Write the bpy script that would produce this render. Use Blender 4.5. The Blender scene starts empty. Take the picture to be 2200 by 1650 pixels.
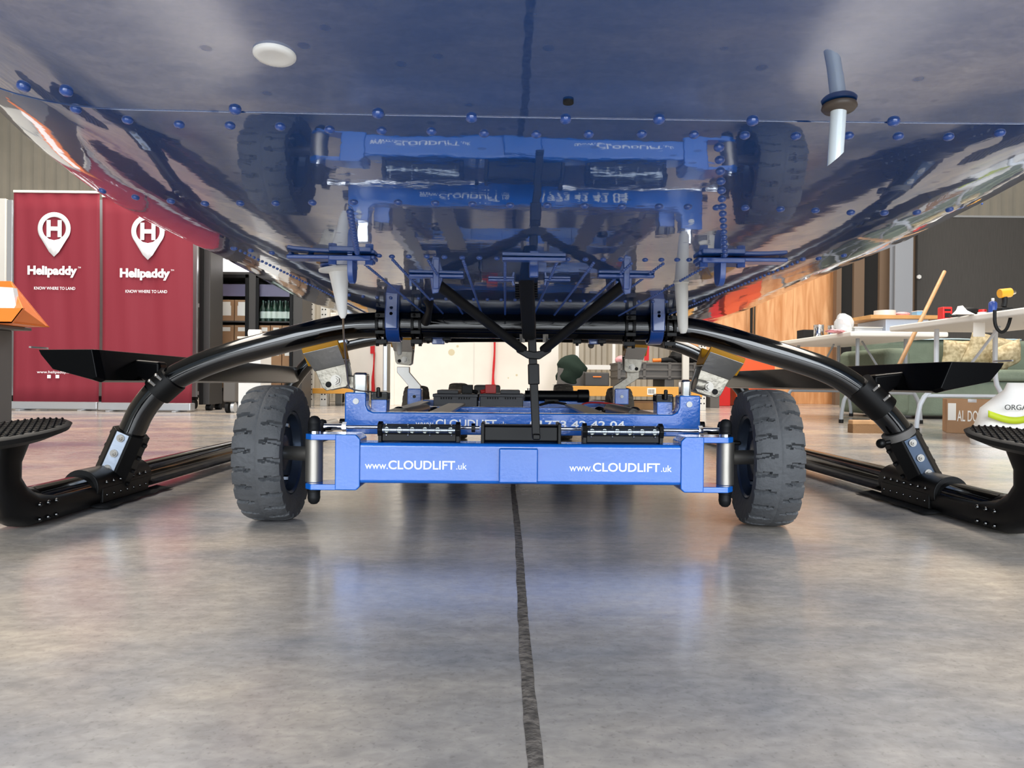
import bpy, bmesh, math, random
from mathutils import Vector, Matrix
random.seed(7)
C = bpy.context.scene.collection
PI = math.pi
R = math.radians
# ------------------------------------------------------------------ camera
FPX = 1600.0
CAMH = 0.33
cd = bpy.data.cameras.new('camera'); cam = bpy.data.objects.new('camera', cd); C.objects.link(cam)
cd.sensor_fit = 'HORIZONTAL'; cd.sensor_width = 36.0; cd.lens = 36.0 * FPX / 2200.0
cd.clip_start = 0.02; cd.clip_end = 100
ROT = Matrix.Rotation(R(-0.53), 3, 'Z') @ Matrix.Rotation(R(90 - 0.29), 3, 'X') @ Matrix.Rotation(R(0.5), 3, 'Z')
cam.matrix_world = Matrix.Translation((0, 0, CAMH)) @ ROT.to_4x4()
bpy.context.scene.camera = cam
def ray(px, py):
    return ROT @ Vector(((px - 1100) / FPX, (825 - py) / FPX, -1.0))
def P(px, py, d):                      # the point of the place seen at (px, py) at depth d (metres into the hangar)
    v = ray(px, py); v = v * (d / v.y)
    return Vector((v.x, v.y, v.z + CAMH))
def G(px, py):                         # floor point
    v = ray(px, py); t = -CAMH / v.z
    return Vector((v.x * t, v.y * t, 0))
# ------------------------------------------------------------------ world, light, exposure
w = bpy.data.worlds.new('world'); bpy.context.scene.world = w; w.use_nodes = True
nt = w.node_tree; bg = nt.nodes['Background']
sky = nt.nodes.new('ShaderNodeTexSky'); sky.sky_type = 'HOSEK_WILKIE'; sky.turbidity = 4.0; sky.ground_albedo = 0.4
sky.ground_albedo = .4; sky.sun_direction = Vector((-0.5, -0.5, 0.7)).normalized()
nt.links.new(sky.outputs['Color'], bg.inputs['Color']); bg.inputs['Strength'].default_value = 1.6
def area(name, loc, target, sx, sy, power, col):
    l = bpy.data.lights.new(name, 'AREA'); l.shape = 'RECTANGLE'; l.size = sx; l.size_y = sy
    l.energy = power; l.color = col
    o = bpy.data.objects.new(name, l); C.objects.link(o); o.location = loc
    o.rotation_euler = (Vector(target) - Vector(loc)).to_track_quat('-Z', 'Y').to_euler()
    return o
# daylight pouring in through the open hangar door behind the photographer
area('door_daylight', (0.5, -5.6, 2.6), (0, 1.5, 0.3), 9, 4.6, 1050, (0.88, 0.94, 1.0))
# roof light strips
area('roof_light_daylight_left', (-3.4, 5.0, 5.2), (-3.4, 5.0, 0), 1.6, 9, 450, (1.0, 0.91, 0.80))
area('roof_light_daylight_right', (3.9, 5.0, 5.2), (3.9, 5.0, 0), 1.6, 9, 450, (1.0, 0.91, 0.80))
area('back_roof_light_daylight', (0.0, 8.6, 5.2), (0.0, 9.2, 0), 5, 1.5, 150, (1.0, 0.95, 0.88))
sc = bpy.context.scene
sc.view_settings.view_transform = 'Standard'; sc.view_settings.look = 'None'
sc.view_settings.exposure = 0.32; sc.view_settings.gamma = 1; sc.view_settings.use_curve_mapping = False
# ------------------------------------------------------------------ materials
def srgb(h):
    h = h.lstrip('#'); o = []
    for i in (0, 2, 4):
        v = int(h[i:i+2], 16) / 255; o.append(v / 12.92 if v <= .04045 else ((v + .055) / 1.055) ** 2.4)
    return (o[0], o[1], o[2], 1)
def mat(name, col, rough=0.5, metal=0.0, spec=0.5, coat=0.0, bump=0.0, bscale=40, var=0.0, vscale=6, col2=None, emit=0.0, stretch=None, trans=0.0, ior=1.5, alpha=1.0, coatior=1.5):
    m = bpy.data.materials.new(name); m.use_nodes = True; t = m.node_tree; b = t.nodes['Principled BSDF']
    c = srgb(col) if isinstance(col, str) else col
    b.inputs['Base Color'].default_value = c; b.inputs['Roughness'].default_value = rough
    b.inputs['Metallic'].default_value = metal; b.inputs['Specular IOR Level'].default_value = spec
    b.inputs['Coat Weight'].default_value = coat; b.inputs['Coat Roughness'].default_value = 0.03; b.inputs['Coat IOR'].default_value = coatior
    b.inputs['IOR'].default_value = ior; b.inputs['Transmission Weight'].default_value = trans; b.inputs['Alpha'].default_value = alpha
    tc = t.nodes.new('ShaderNodeTexCoord'); mp = t.nodes.new('ShaderNodeMapping'); t.links.new(tc.outputs['Object'], mp.inputs['Vector'])
    if stretch: mp.inputs['Scale'].default_value = stretch
    if var > 0 or col2:
        n = t.nodes.new('ShaderNodeTexNoise'); n.inputs['Scale'].default_value = vscale; n.inputs['Detail'].default_value = 5
        t.links.new(mp.outputs['Vector'], n.inputs['Vector'])
        r = t.nodes.new('ShaderNodeValToRGB'); r.color_ramp.elements[0].position = .35; r.color_ramp.elements[1].position = .65
        c2 = srgb(col2) if col2 else tuple(min(1, x * (1 + var)) for x in c[:3]) + (1,)
        c1 = c if col2 else tuple(x * (1 - var) for x in c[:3]) + (1,)
        r.color_ramp.elements[0].color = c1; r.color_ramp.elements[1].color = c2
        t.links.new(n.outputs['Fac'], r.inputs['Fac']); t.links.new(r.outputs['Color'], b.inputs['Base Color'])
    if bump > 0:
        n2 = t.nodes.new('ShaderNodeTexNoise'); n2.inputs['Scale'].default_value = bscale; n2.inputs['Detail'].default_value = 3
        t.links.new(mp.outputs['Vector'], n2.inputs['Vector'])
        bp = t.nodes.new('ShaderNodeBump'); bp.inputs['Strength'].default_value = bump; bp.inputs['Distance'].default_value = 0.01
        t.links.new(n2.outputs['Fac'], bp.inputs['Height']); t.links.new(bp.outputs['Normal'], b.inputs['Normal'])
        if coat > 0: t.links.new(bp.outputs['Normal'], b.inputs['Coat Normal'])
    if emit > 0:
        b.inputs['Emission Color'].default_value = c; b.inputs['Emission Strength'].default_value = emit
    return m
M = {}
M['hull'] = mat('blue hull paint', (0.004, 0.052, 0.22, 1), .25, 0, .15, 1.0, .0, coatior=2.4)
# waviness and specks of the hull paint
def hull_nodes():
    m = M['hull']; t = m.node_tree; b = t.nodes['Principled BSDF']
    tc = t.nodes.new('ShaderNodeTexCoord')
    n = t.nodes.new('ShaderNodeTexNoise'); n.inputs['Scale'].default_value = 9; n.inputs['Detail'].default_value = 2
    t.links.new(tc.outputs['Object'], n.inputs['Vector'])
    n2 = t.nodes.new('ShaderNodeTexNoise'); n2.inputs['Scale'].default_value = 60; n2.inputs['Detail'].default_value = 2
    t.links.new(tc.outputs['Object'], n2.inputs['Vector'])
    a = t.nodes.new('ShaderNodeMath'); a.operation = 'MULTIPLY_ADD'; a.inputs[1].default_value = .10
    t.links.new(n2.outputs['Fac'], a.inputs[0]); t.links.new(n.outputs['Fac'], a.inputs[2])
    bp = t.nodes.new('ShaderNodeBump'); bp.inputs['Strength'].default_value = .025; bp.inputs['Distance'].default_value = .02
    t.links.new(a.outputs[0], bp.inputs['Height'])
    t.links.new(bp.outputs['Normal'], b.inputs['Normal']); t.links.new(bp.outputs['Normal'], b.inputs['Coat Normal'])
    # dried water spots dull the clear coat
    v = t.nodes.new('ShaderNodeTexVoronoi'); v.inputs['Scale'].default_value = 38; v.inputs['Randomness'].default_value = 1
    t.links.new(tc.outputs['Object'], v.inputs['Vector'])
    r = t.nodes.new('ShaderNodeValToRGB'); r.color_ramp.elements[0].position = .10; r.color_ramp.elements[1].position = .16
    r.color_ramp.elements[0].color = (.62, .62, .62, 1); r.color_ramp.elements[1].color = (1, 1, 1, 1)
    t.links.new(v.outputs['Distance'], r.inputs['Fac']); t.links.new(r.outputs['Color'], b.inputs['Coat Weight'])
hull_nodes()
M['blue_fit'] = mat('blue painted fitting', '#1b4b9c', .3, 0, .5, .6)
M['cart'] = mat('blue powder coat', '#1667c9', .2, 0, .5, .7, .05, 160)
M['black_gloss'] = mat('black gloss paint', '#050506', .10, 0, .5, .3)
M['board'] = mat('black composite board', '#060607', .2, 0, .06)
M['black_satin'] = mat('black satin paint', '#09090a', .42, 0, .22)
M['black_matt'] = mat('black rubber', '#0d0e10', .6, 0, .3)
M['tyre'] = mat('grey solid tyre rubber', '#47494c', .62, 0, .35, 0, .25, 90, .12, 14)
M['tyre_rear'] = mat('dusty brown tyre rubber', '#6b6358', .75, 0, .3, 0, .2, 60)
M['steel'] = mat('brushed steel', '#b9b4ac', .22, 1.0, .5, 0, .03, 60, .12, 20, stretch=(1, 1, .2))
M['steel_brushed'] = mat('turned steel', '#a39e96', .45, .9)
M['chrome'] = mat('bright chrome', '#e6e8ec', .08, 1.0)
M['zinc'] = mat('zinc plated plate', '#928c80', .42, .75, .5, 0, .2, 70, .1, 30)
M['zincw'] = mat('pale zinc strip', '#b9c4d4', .4, .4, .5, 0, .1, 70)
M['steel_sheet'] = mat('polished steel sheet', '#a5a29d', .36, .9, .5, 0, .04, 80)
M['pad_yellow'] = mat('ochre rubber pad', '#b98316', .5, 0, .4)
M['white'] = mat('white plastic', '#e9e9e6', .4)
M['offwhite'] = mat('off white paint', '#d9d7d0', .45)
M['decal'] = mat('white lettering vinyl', '#f4f5f7', .45)
M['led'] = mat('led reflector', '#c9c4b4', .12, .9)
M['lens'] = mat('dark glossy lens', '#7d858d', .06, .9)
M['wire'] = mat('bronze whip wire', '#7a6a58', .4, .5)
M['clear_tube'] = mat('clear plastic tube', '#d8e2e6', .12, .1, .6, .6)
M['rubber_brown'] = mat('brown rubber grommet', '#4b4038', .45)
M['red'] = mat('red plastic', '#d0201c', .4)
M['red_matt'] = mat('red strap webbing', '#c61a22', .7)
M['banner'] = mat('maroon banner fabric', '#842b38', .7, 0, .3)
M['silver'] = mat('silver aluminium', '#c3c7cc', .35, .7)
M['dark_cab'] = mat('dark grey cabinet', '#3a3836', .5)
M['dark_panel'] = mat('dark grey panel', '#4a4846', .7, 0, .3, 0, .1, 300, .08, 90, stretch=(1, 1, .05))
M['brown_panel'] = mat('brown panel', '#6e5a48', .7)
M['black_flat'] = mat('near black', '#0d0c0c', .8)
M['card'] = mat('brown cardboard', '#a98362', .8, 0, .2, 0, .05, 30, .06, 5)
M['card_label'] = mat('paper label', '#efe9df', .7)
M['glass_bottle'] = mat('dark green bottle glass', '#1e3b2c', .1, 0, .6, .5)
M['bottle_label'] = mat('pale bottle label', '#c7d3c9', .6)
M['sofa'] = mat('sage green upholstery', '#6b7668', .9, 0, .2, 0, .3, 60, .08, 8)
M['cushion'] = mat('straw print cushion', '#c6b796', .85, 0, .2, 0, .3, 30, .2, 28, col2='#958666')
M['table_top'] = mat('cream plastic table top', '#e2ded6', .5)
M['table_leg'] = mat('white coated steel leg', '#d5dae0', .35)
M['wood'] = mat('pine wood', '#b98a54', .55, 0, .3, 0, .05, 20, .14, 5, stretch=(1, 1, .15))
M['handle_wood'] = mat('broom handle wood', '#b58c62', .5, 0, .3, 0, 0, 20, .12, 12)
M['bristle'] = mat('brown bristles', '#8a6a4c', .95, 0, .1, 0, .8, 200)
M['orange'] = mat('orange plastic', '#ef7a1e', .45)
M['orange_crate'] = mat('orange crate plastic', '#e0592a', .45, 0, .5, 0, .2, 12)
M['olive'] = mat('dark green canvas', '#1f2d26', .9, 0, .2, 0, .6, 12)
M['grey_plastic'] = mat('grey plastic', '#5e5b58', .6)
M['battery'] = mat('battery case', '#3c3c40', .45, 0, .5, 0, .05, 150)
M['paper'] = mat('white paper', '#f1eeea', .8)
M['pink'] = mat('pink cloth', '#e6a4a8', .9)
M['glass'] = mat('door glass', (.9, .93, .95, 1), .02, 0, .5, trans=1.0, ior=1.05)
M['bagfilm'] = mat('crumpled clear film', '#dfe3e6', .2, 0, .6, .3, .7, 25, alpha=.6)
M['beam_yellow'] = mat('yellow shelf beam', '#d79a3a', .5)
M['door_white'] = mat('white painted board', '#e9e4dc', .6, 0, .3, 0, .05, 6, .03, 3)
M['led_glow'] = mat('lit white header', (1, .97, 1, 1), .5, emit=1.3)
M['lime'] = mat('lime green print', '#b0bf1e', .6)
M['ink'] = mat('dark print', '#3b3d3c', .7)
M['yellow'] = mat('yellow tool plastic', '#dc9a1e', .4)
M['navy'] = mat('blue can paint', '#22428f', .35)
M['teal'] = mat('teal paint', '#1c6f92', .4)
M['hub'] = mat('dark blue grey wheel rim', '#4a5668', .3, .8)
def plywood():
    m = mat('plywood', '#d49a66', .6, 0, .3); t = m.node_tree; b = t.nodes['Principled BSDF']
    tc = t.nodes.new('ShaderNodeTexCoord'); mp = t.nodes.new('ShaderNodeMapping'); mp.inputs['Scale'].default_value = (3, 3, .35)
    n = t.nodes.new('ShaderNodeTexNoise'); n.inputs['Scale'].default_value = 3; n.inputs['Detail'].default_value = 6; n.inputs['Distortion'].default_value = 1.2
    r = t.nodes.new('ShaderNodeValToRGB'); r.color_ramp.elements[0].color = srgb('#c08250'); r.color_ramp.elements[1].color = srgb('#e4b080')
    r.color_ramp.elements[0].position = .3; r.color_ramp.elements[1].position = .7
    t.links.new(tc.outputs['Object'], mp.inputs['Vector']); t.links.new(mp.outputs['Vector'], n.inputs['Vector'])
    t.links.new(n.outputs['Fac'], r.inputs['Fac']); t.links.new(r.outputs['Color'], b.inputs['Base Color']); return m
M['ply'] = plywood()
def floor_mat():
    m = bpy.data.materials.new('polished concrete'); m.use_nodes = True; t = m.node_tree; b = t.nodes['Principled BSDF']
    L = t.links.new; N = t.nodes.new
    tc = N('ShaderNodeTexCoord')
    def noise(scale, detail, st=(1, 1, 1), dist=0.0):
        mp = N('ShaderNodeMapping'); mp.inputs['Scale'].default_value = st; L(tc.outputs['Object'], mp.inputs['Vector'])
        n = N('ShaderNodeTexNoise'); n.inputs['Scale'].default_value = scale; n.inputs['Detail'].default_value = detail; n.inputs['Distortion'].default_value = dist
        L(mp.outputs['Vector'], n.inputs['Vector']); return n
    n1 = noise(1.6, 8, (1, 1.6, 1), .3); n2 = noise(14, 6, (1, 2.2, 1), .2); n3 = noise(170, 3); n5 = noise(55, 8, (1, 1.5, 1), .6)
    r1 = N('ShaderNodeValToRGB'); e = r1.color_ramp.elements
    e[0].position = .32; e[0].color = srgb('#8e9198'); e[1].position = .70; e[1].color = srgb('#d3c5b2')
    L(n1.outputs['Fac'], r1.inputs['Fac'])
    r2 = N('ShaderNodeValToRGB'); e = r2.color_ramp.elements; e[0].position = .25; e[0].color = (.70, .71, .74, 1); e[1].position = .75; e[1].color = (1.10, 1.09, 1.07, 1)
    L(n2.outputs['Fac'], r2.inputs['Fac'])
    mx = N('ShaderNodeMix'); mx.data_type = 'RGBA'; mx.blend_type = 'MULTIPLY'; mx.inputs['Factor'].default_value = .75
    L(r1.outputs['Color'], mx.inputs['A']); L(r2.outputs['Color'], mx.inputs['B'])
    r3 = N('ShaderNodeValToRGB'); e = r3.color_ramp.elements; e[0].position = .28; e[0].color = (.6, .6, .6, 1); e[1].position = .42; e[1].color = (1, 1, 1, 1)
    L(n3.outputs['Fac'], r3.inputs['Fac'])
    mx2 = N('ShaderNodeMix'); mx2.data_type = 'RGBA'; mx2.blend_type = 'MULTIPLY'; mx2.inputs['Factor'].default_value = .5
    L(mx.outputs['Result'], mx2.inputs['A']); L(r3.outputs['Color'], mx2.inputs['B'])
    # pale specks of dust
    v = N('ShaderNodeTexVoronoi'); v.inputs['Scale'].default_value = 26; L(tc.outputs['Object'], v.inputs['Vector'])
    r4 = N('ShaderNodeValToRGB'); e = r4.color_ramp.elements; e[0].position = .015; e[0].color = (.5, .5, .5, 1); e[1].position = .035; e[1].color = (0, 0, 0, 1)
    L(v.outputs['Distance'], r4.inputs['Fac'])
    mx3 = N('ShaderNodeMix'); mx3.data_type = 'RGBA'; mx3.blend_type = 'ADD'; mx3.inputs['Factor'].default_value = .0
    L(mx2.outputs['Result'], mx3.inputs['A']); L(r4.outputs['Color'], mx3.inputs['B'])
    r5 = N('ShaderNodeValToRGB'); e = r5.color_ramp.elements; e[0].position = .3; e[0].color = (.84, .84, .85, 1); e[1].position = .7; e[1].color = (1.08, 1.08, 1.08, 1)
    L(n5.outputs['Fac'], r5.inputs['Fac'])
    mx4 = N('ShaderNodeMix'); mx4.data_type = 'RGBA'; mx4.blend_type = 'MULTIPLY'; mx4.inputs['Factor'].default_value = 1
    L(mx3.outputs['Result'], mx4.inputs['A']); L(r5.outputs['Color'], mx4.inputs['B'])
    L(mx4.outputs['Result'], b.inputs['Base Color'])
    rr = N('ShaderNodeMapRange'); rr.inputs['To Min'].default_value = .13; rr.inputs['To Max'].default_value = .27
    L(n2.outputs['Fac'], rr.inputs['Value']); L(rr.outputs['Result'], b.inputs['Roughness'])
    bp = N('ShaderNodeBump'); bp.inputs['Strength'].default_value = .015; bp.inputs['Distance'].default_value = .01
    L(n2.outputs['Fac'], bp.inputs['Height']); L(bp.outputs['Normal'], b.inputs['Normal'])
    b.inputs['Specular IOR Level'].default_value = 1.0
    return m
M['floor'] = floor_mat()
M['corr'] = mat('beige corrugated cladding', '#b2aa9b', .5, .0, .4, 0, 0, 10, .06, 2)
M['joint'] = mat('dark joint filler', '#4f4a45', .85, 0, .3, 0, .4, 90, .3, 70, col2='#7b736b')
M['roof'] = mat('roof sheet', '#8f8f8c', .7)
M['wall_side'] = mat('side wall sheet', '#a09a90', .7)
# ------------------------------------------------------------------ mesh builder
class MB:
    def __init__(s): s.bm = bmesh.new()
    def _mx(s, vs, mtx):
        for v in vs: v.co = mtx @ v.co
    def box(s, c, size, rot=None):
        g = bmesh.ops.create_cube(s.bm, size=1.0); vs = g['verts']
        mt = Matrix.Translation(Vector(c)) @ (rot.to_4x4() if rot else Matrix.Identity(4)) @ Matrix.Diagonal((size[0], size[1], size[2], 1))
        s._mx(vs, mt); return s
    def bb(s, x0, x1, y0, y1, z0, z1):
        return s.box(((x0+x1)/2, (y0+y1)/2, (z0+z1)/2), (abs(x1-x0), abs(y1-y0), abs(z1-z0)))
    def cyl(s, p0, p1, r0, r1=None, seg=24):
        p0 = Vector(p0); p1 = Vector(p1); r1 = r0 if r1 is None else r1; d = p1 - p0
        g = bmesh.ops.create_cone(s.bm, cap_ends=True, segments=seg, radius1=r0, radius2=r1, depth=d.length)
        s._mx(g['verts'], Matrix.Translation((p0 + p1) / 2) @ d.to_track_quat('Z', 'Y').to_matrix().to_4x4()); return s
    def sph(s, c, r, sc=(1, 1, 1), seg=20, rot=None):
        g = bmesh.ops.create_uvsphere(s.bm, u_segments=seg, v_segments=max(8, seg // 2), radius=r)
        s._mx(g['verts'], Matrix.Translation(Vector(c)) @ (rot.to_4x4() if rot else Matrix.Identity(4)) @ Matrix.Diagonal((sc[0], sc[1], sc[2], 1))); return s
    def lathe(s, prof, o, axis, seg=32, close=False):
        o = Vector(o); q = Vector(axis).to_track_quat('Z', 'Y').to_matrix(); rings = []
        for r, h in prof:
            if r < 1e-6: rings.append([s.bm.verts.new(o + q @ Vector((0, 0, h)))])
            else: rings.append([s.bm.verts.new(o + q @ Vector((r*math.cos(2*PI*i/seg), r*math.sin(2*PI*i/seg), h))) for i in range(seg)])
        n = len(rings)
        for k in range(n if close else n - 1):
            a = rings[k]; b = rings[(k+1) % n]
            for i in range(seg):
                j = (i+1) % seg
                if len(a) == 1 and len(b) == 1: continue
                if len(a) == 1: s.bm.faces.new((a[0], b[j], b[i]))
                elif len(b) == 1: s.bm.faces.new((a[i], a[j], b[0]))
                else: s.bm.faces.new((a[i], a[j], b[j], b[i]))
        return s
    def prism(s, pts, d):                # pts: coplanar loop, extruded by d
        d = Vector(d); a = [s.bm.verts.new(Vector(p)) for p in pts]; b = [s.bm.verts.new(Vector(p) + d) for p in pts]
        s.bm.faces.new(a); s.bm.faces.new(list(reversed(b))); n = len(a)
        for i in range(n): s.bm.faces.new((a[i], b[i], b[(i+1) % n], a[(i+1) % n]))
        return s
    def tube(s, pts, r, seg=20, smooth=0, cap=True):
        pts = [Vector(p) for p in pts]
        rs = list(r) if isinstance(r, (list, tuple)) else [r] * len(pts)
        for _ in range(smooth):
            np_, nr = [pts[0]], [rs[0]]
            for i in range(len(pts) - 1):
                a, b = pts[i], pts[i+1]
                np_ += [a.lerp(b, .25), a.lerp(b, .75)]; nr += [rs[i]*.75 + rs[i+1]*.25, rs[i]*.25 + rs[i+1]*.75]
            np_.append(pts[-1]); nr.append(rs[-1]); pts, rs = np_, nr
        up = None; rings = []
        for i, p in enumerate(pts):
            t = (pts[min(i+1, len(pts)-1)] - pts[max(i-1, 0)]).normalized()
            if up is None: up = t.orthogonal().normalized()
            up = (up - t * up.dot(t)).normalized(); w_ = t.cross(up)
            rings.append([s.bm.verts.new(p + (up*math.cos(2*PI*k/seg) + w_*math.sin(2*PI*k/seg)) * rs[i]) for k in range(seg)])
        for a, b in zip(rings, rings[1:]):
            for k in range(seg): s.bm.faces.new((a[k], a[(k+1) % seg], b[(k+1) % seg], b[k]))
        if cap: s.bm.faces.new(list(reversed(rings[0]))); s.bm.faces.new(rings[-1])
        return s
    def grid(s, rows):                   # rows of points
        vs = [[s.bm.verts.new(Vector(p)) for p in r] for r in rows]
        for a, b in zip(vs, vs[1:]):
            for i in range(len(a) - 1): s.bm.faces.new((a[i], a[i+1], b[i+1], b[i]))
        return vs
    def build(s, name, m, parent=None, bevel=0.0, seg=2, angle=35, label=None, thick=0.0):
        bmesh.ops.recalc_face_normals(s.bm, faces=s.bm.faces)
        me = bpy.data.meshes.new(name); s.bm.to_mesh(me); s.bm.free()
        me.materials.append(m)
        for p in me.polygons: p.use_smooth = True
        me.set_sharp_from_angle(angle=R(angle))
        o = bpy.data.objects.new(name, me); C.objects.link(o)
        if parent:
            o.parent = parent; o.matrix_parent_inverse = pinv(parent)
        if thick: md = o.modifiers.new('solid', 'SOLIDIFY'); md.thickness = thick; md.offset = 0
        if bevel:
            md = o.modifiers.new('bevel', 'BEVEL'); md.width = bevel; md.segments = seg; md.limit_method = 'ANGLE'; md.angle_limit = R(30); md.harden_normals = True
        if label: o['label'] = label
        return o
def wm(o):
    m_ = Matrix.Translation(o.location) @ o.rotation_euler.to_matrix().to_4x4() if o.parent is None else wm(o.parent) @ o.matrix_parent_inverse @ Matrix.Translation(o.location)
    return m_
def pinv(p): return wm(p).inverted()
def tag(o, label, cat, group=None, kind=None):
    o['label'] = label; o['category'] = cat
    if group: o['group'] = group
    if kind: o['kind'] = kind
    return o
def thing(name, label, cat, loc=(0, 0, 0), group=None):
    o = bpy.data.objects.new(name, None); C.objects.link(o); o.location = loc; o.empty_display_size = .05
    return tag(o, label, cat, group)
def struct(name, mb, m, **k):
    o = mb.build(name, m, **k); o['kind'] = 'structure'; return o
def text(name, body, origin, xdir, updir, height, m, parent=None, width=None, bold=0.0, align='LEFT', extr=.0004, spacing=1.0):
    cu = bpy.data.curves.new(name, 'FONT'); cu.body = body; cu.size = 1.0; cu.offset = bold; cu.extrude = 0.0; cu.space_character = spacing; cu.resolution_u = 4
    to = bpy.data.objects.new(name + '_tmp', cu); C.objects.link(to)
    dg = bpy.context.evaluated_depsgraph_get(); me = bpy.data.meshes.new_from_object(to.evaluated_get(dg))
    bpy.data.objects.remove(to); bpy.data.curves.remove(cu)
    xs = [v.co.x for v in me.vertices]; ys = [v.co.y for v in me.vertices]
    if not xs: return None
    x0, x1 = min(xs), max(xs); sy = height / .73; sx = (width / (x1 - x0)) if width else sy
    X = Vector(xdir).normalized(); U = Vector(updir).normalized(); N = X.cross(U)
    ox = 0 if align == 'LEFT' else (x1 - x0) / 2
    bm = bmesh.new(); bm.from_mesh(me)
    for v in bm.verts: v.co = Vector(origin) + X * ((v.co.x - x0 - ox) * sx) + U * (v.co.y * sy) + N * 0.0
    r = bmesh.ops.extrude_face_region(bm, geom=list(bm.faces))
    for v in [g for g in r['geom'] if isinstance(g, bmesh.types.BMVert)]: v.co += N * extr
    bpy.data.meshes.remove(me)
    mb = MB(); mb.bm.free(); mb.bm = bm
    return mb.build(name, m, parent)
def lerp_tab(tab, x):
    if x <= tab[0][0]: return tab[0][1]
    for (a, va), (b, vb) in zip(tab, tab[1:]):
        if x <= b:
            t = (x - a) / (b - a); return va + (vb - va) * t
    return tab[-1][1]
def smooth_tab(tab, x, wd=.06):
    return sum(lerp_tab(tab, x + k * wd) for k in (-1, -.5, 0, .5, 1)) / 5

# =================================================================== SETTING
mb = MB(); mb.bb(-9, 9.5, -6, 13.2, -.2, 0); fl = struct('floor', mb, M['floor'])
# control joint along the floor, ragged filler edge
mb = MB(); rows = []
yy = .3
while yy < 13:
    wl = .0072 + .0004 * math.sin(yy*37) + random.uniform(-.0006, .0006) if yy < 3.5 else .006
    wr = .0072 + .0004 * math.sin(yy*29+1) + random.uniform(-.0006, .0006) if yy < 3.5 else .006
    xc = .029 + .0015 * math.sin(yy*5)
    rows.append([(xc - wl, yy, .0004), (xc - wl*.5, yy, .0010), (xc + wr*.5, yy, .0010), (xc + wr, yy, .0004)])
    yy += .02 if yy < 3.5 else .5
mb.grid(rows); struct('trim_1', mb, M['joint'])
mb = MB(); mb.bb(-8.9, 9.4, 3.87, 3.876, .0, .0006); struct('trim_2', mb, M['joint'])
def corr(x0, x1, y, z0, z1, per, amp):
    pts = []; x = x0
    while x < x1:
        pts += [(x, 0), (x + per*.35, 0), (x + per*.5, amp), (x + per*.85, amp)]; x += per
    b = MB(); b.grid([[(px_, y + a, z0) for px_, a in pts], [(px_, y + a, z1) for px_, a in pts]]); return b
struct('wall_back', corr(-9, 9.5, 13.0, 0, 5.6, .2, .05), M['corr'], angle=15)
mb = MB(); mb.bb(-9.1, -9, -6, 13.2, 0, 5.6); struct('wall_left', mb, M['wall_side'])
mb = MB(); mb.bb(9.5, 9.6, -6, 13.2, 0, 5.6); struct('wall_right', mb, M['wall_side'])
mb = MB(); mb.bb(-9.1, 9.6, -6, 13.2, 5.6, 5.7); struct('ceiling', mb, M['roof'])

# =================================================================== HELICOPTER
HC = .045
heli = thing('helicopter', 'glossy blue helicopter with black skid landing gear standing over the blue trolley', 'helicopter', (HC, 2.0, 0))
ZB = [(-.62, 1.15), (-.55, .95), (-.4, .80), (-.2, .68), (0, .60), (.2, .545), (.35, .518), (.5, .505), (2.4, .505), (3.0, .53), (4, .60), (5, .70), (6, .85)]
BL = [(-.6, 2.1), (0, 1.84), (.4, 1.6), (.57, 1.25), (.727, .72), (.93, .58), (1.55, .60), (3.05, .318), (6, .24)]
BR = [(-.6, 2.4), (0, 1.8), (.4, 1.40), (.6, 1.03), (.8, .748), (.915, .67), (1.2, .545), (1.53, .49), (2.37, .30), (3.1, .07), (6, .05)]
WD = [(-.62, .05), (-.55, .22), (-.4, .30), (-.2, .36), (0, .41), (.3, .47), (.5, .53), (.7, .60), (.9, .67), (1.2, .78), (1.6, .90), (2.2, .98), (6, 1.0)]
U0 = .30
def hz(y, u):
    zb = smooth_tab(ZB, y, .05); b = smooth_tab(BL if u < 0 else BR, y, .05)
    v = max(0.0, abs(u) - U0 + .0)
    vv = v if v < .5 else .5 + (v - .5) * 1.0
    return zb + b * vv * vv + .010 * u * u - (.004 * u) + .22 * min(1.0, abs(u) / smooth_tab(WD, y, .05)) ** 14
def hrow(y, off=0):
    wd = smooth_tab(WD, y, .05); n = 60; row = []
    L = []
    for i in range(n + 1):
        u = -wd + 2 * wd * i / n
        L.append((u, hz(y, u)))
    top = max(L[0][1], L[-1][1]) + .75 * wd
    left = [(-wd * (1 + .06 * math.sin(PI * k / 5)) * (1 if k < 5 else .96), L[0][1] + (top - L[0][1]) * k / 5) for k in (5, 4, 3, 2, 1)]
    right = [(wd * (1 + .06 * math.sin(PI * k / 5)) * (1 if k < 5 else .96), L[-1][1] + (top - L[-1][1]) * k / 5) for k in (1, 2, 3, 4, 5)]
    pts = left + L + right
    rf = [(pts[-1][0] * math.cos(PI * k / 8), top + .55 * wd * math.sin(PI * k / 8)) for k in range(1, 8)]
    pts = pts + rf + [pts[0]]
    return [(HC + u, y, z + off) for u, z in pts]
YS = .50
ys1 = [-.62, -.6, -.57, -.53, -.48, -.42, -.35, -.27, -.19, -.11, -.03, .05, .12, .18, .24, .30, .35, .40, .45, YS]
mb = MB(); mb.grid([hrow(y) for y in ys1]); mb.build('nose_shell', M['hull'], heli, angle=60)
ys2 = [YS + (.03 * i) for i in range(0, 60)] + [2.3 + .15 * i for i in range(0, 26)]
rr = [hrow(y, -.0006) for y in ys2]
mb = MB(); vs = mb.grid([hrow(YS, -.0001)] + rr); mb.bm.faces.new([v for v in vs[-1][:-1]]); mb.build('belly_panel', M['hull'], heli, angle=30)
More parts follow.
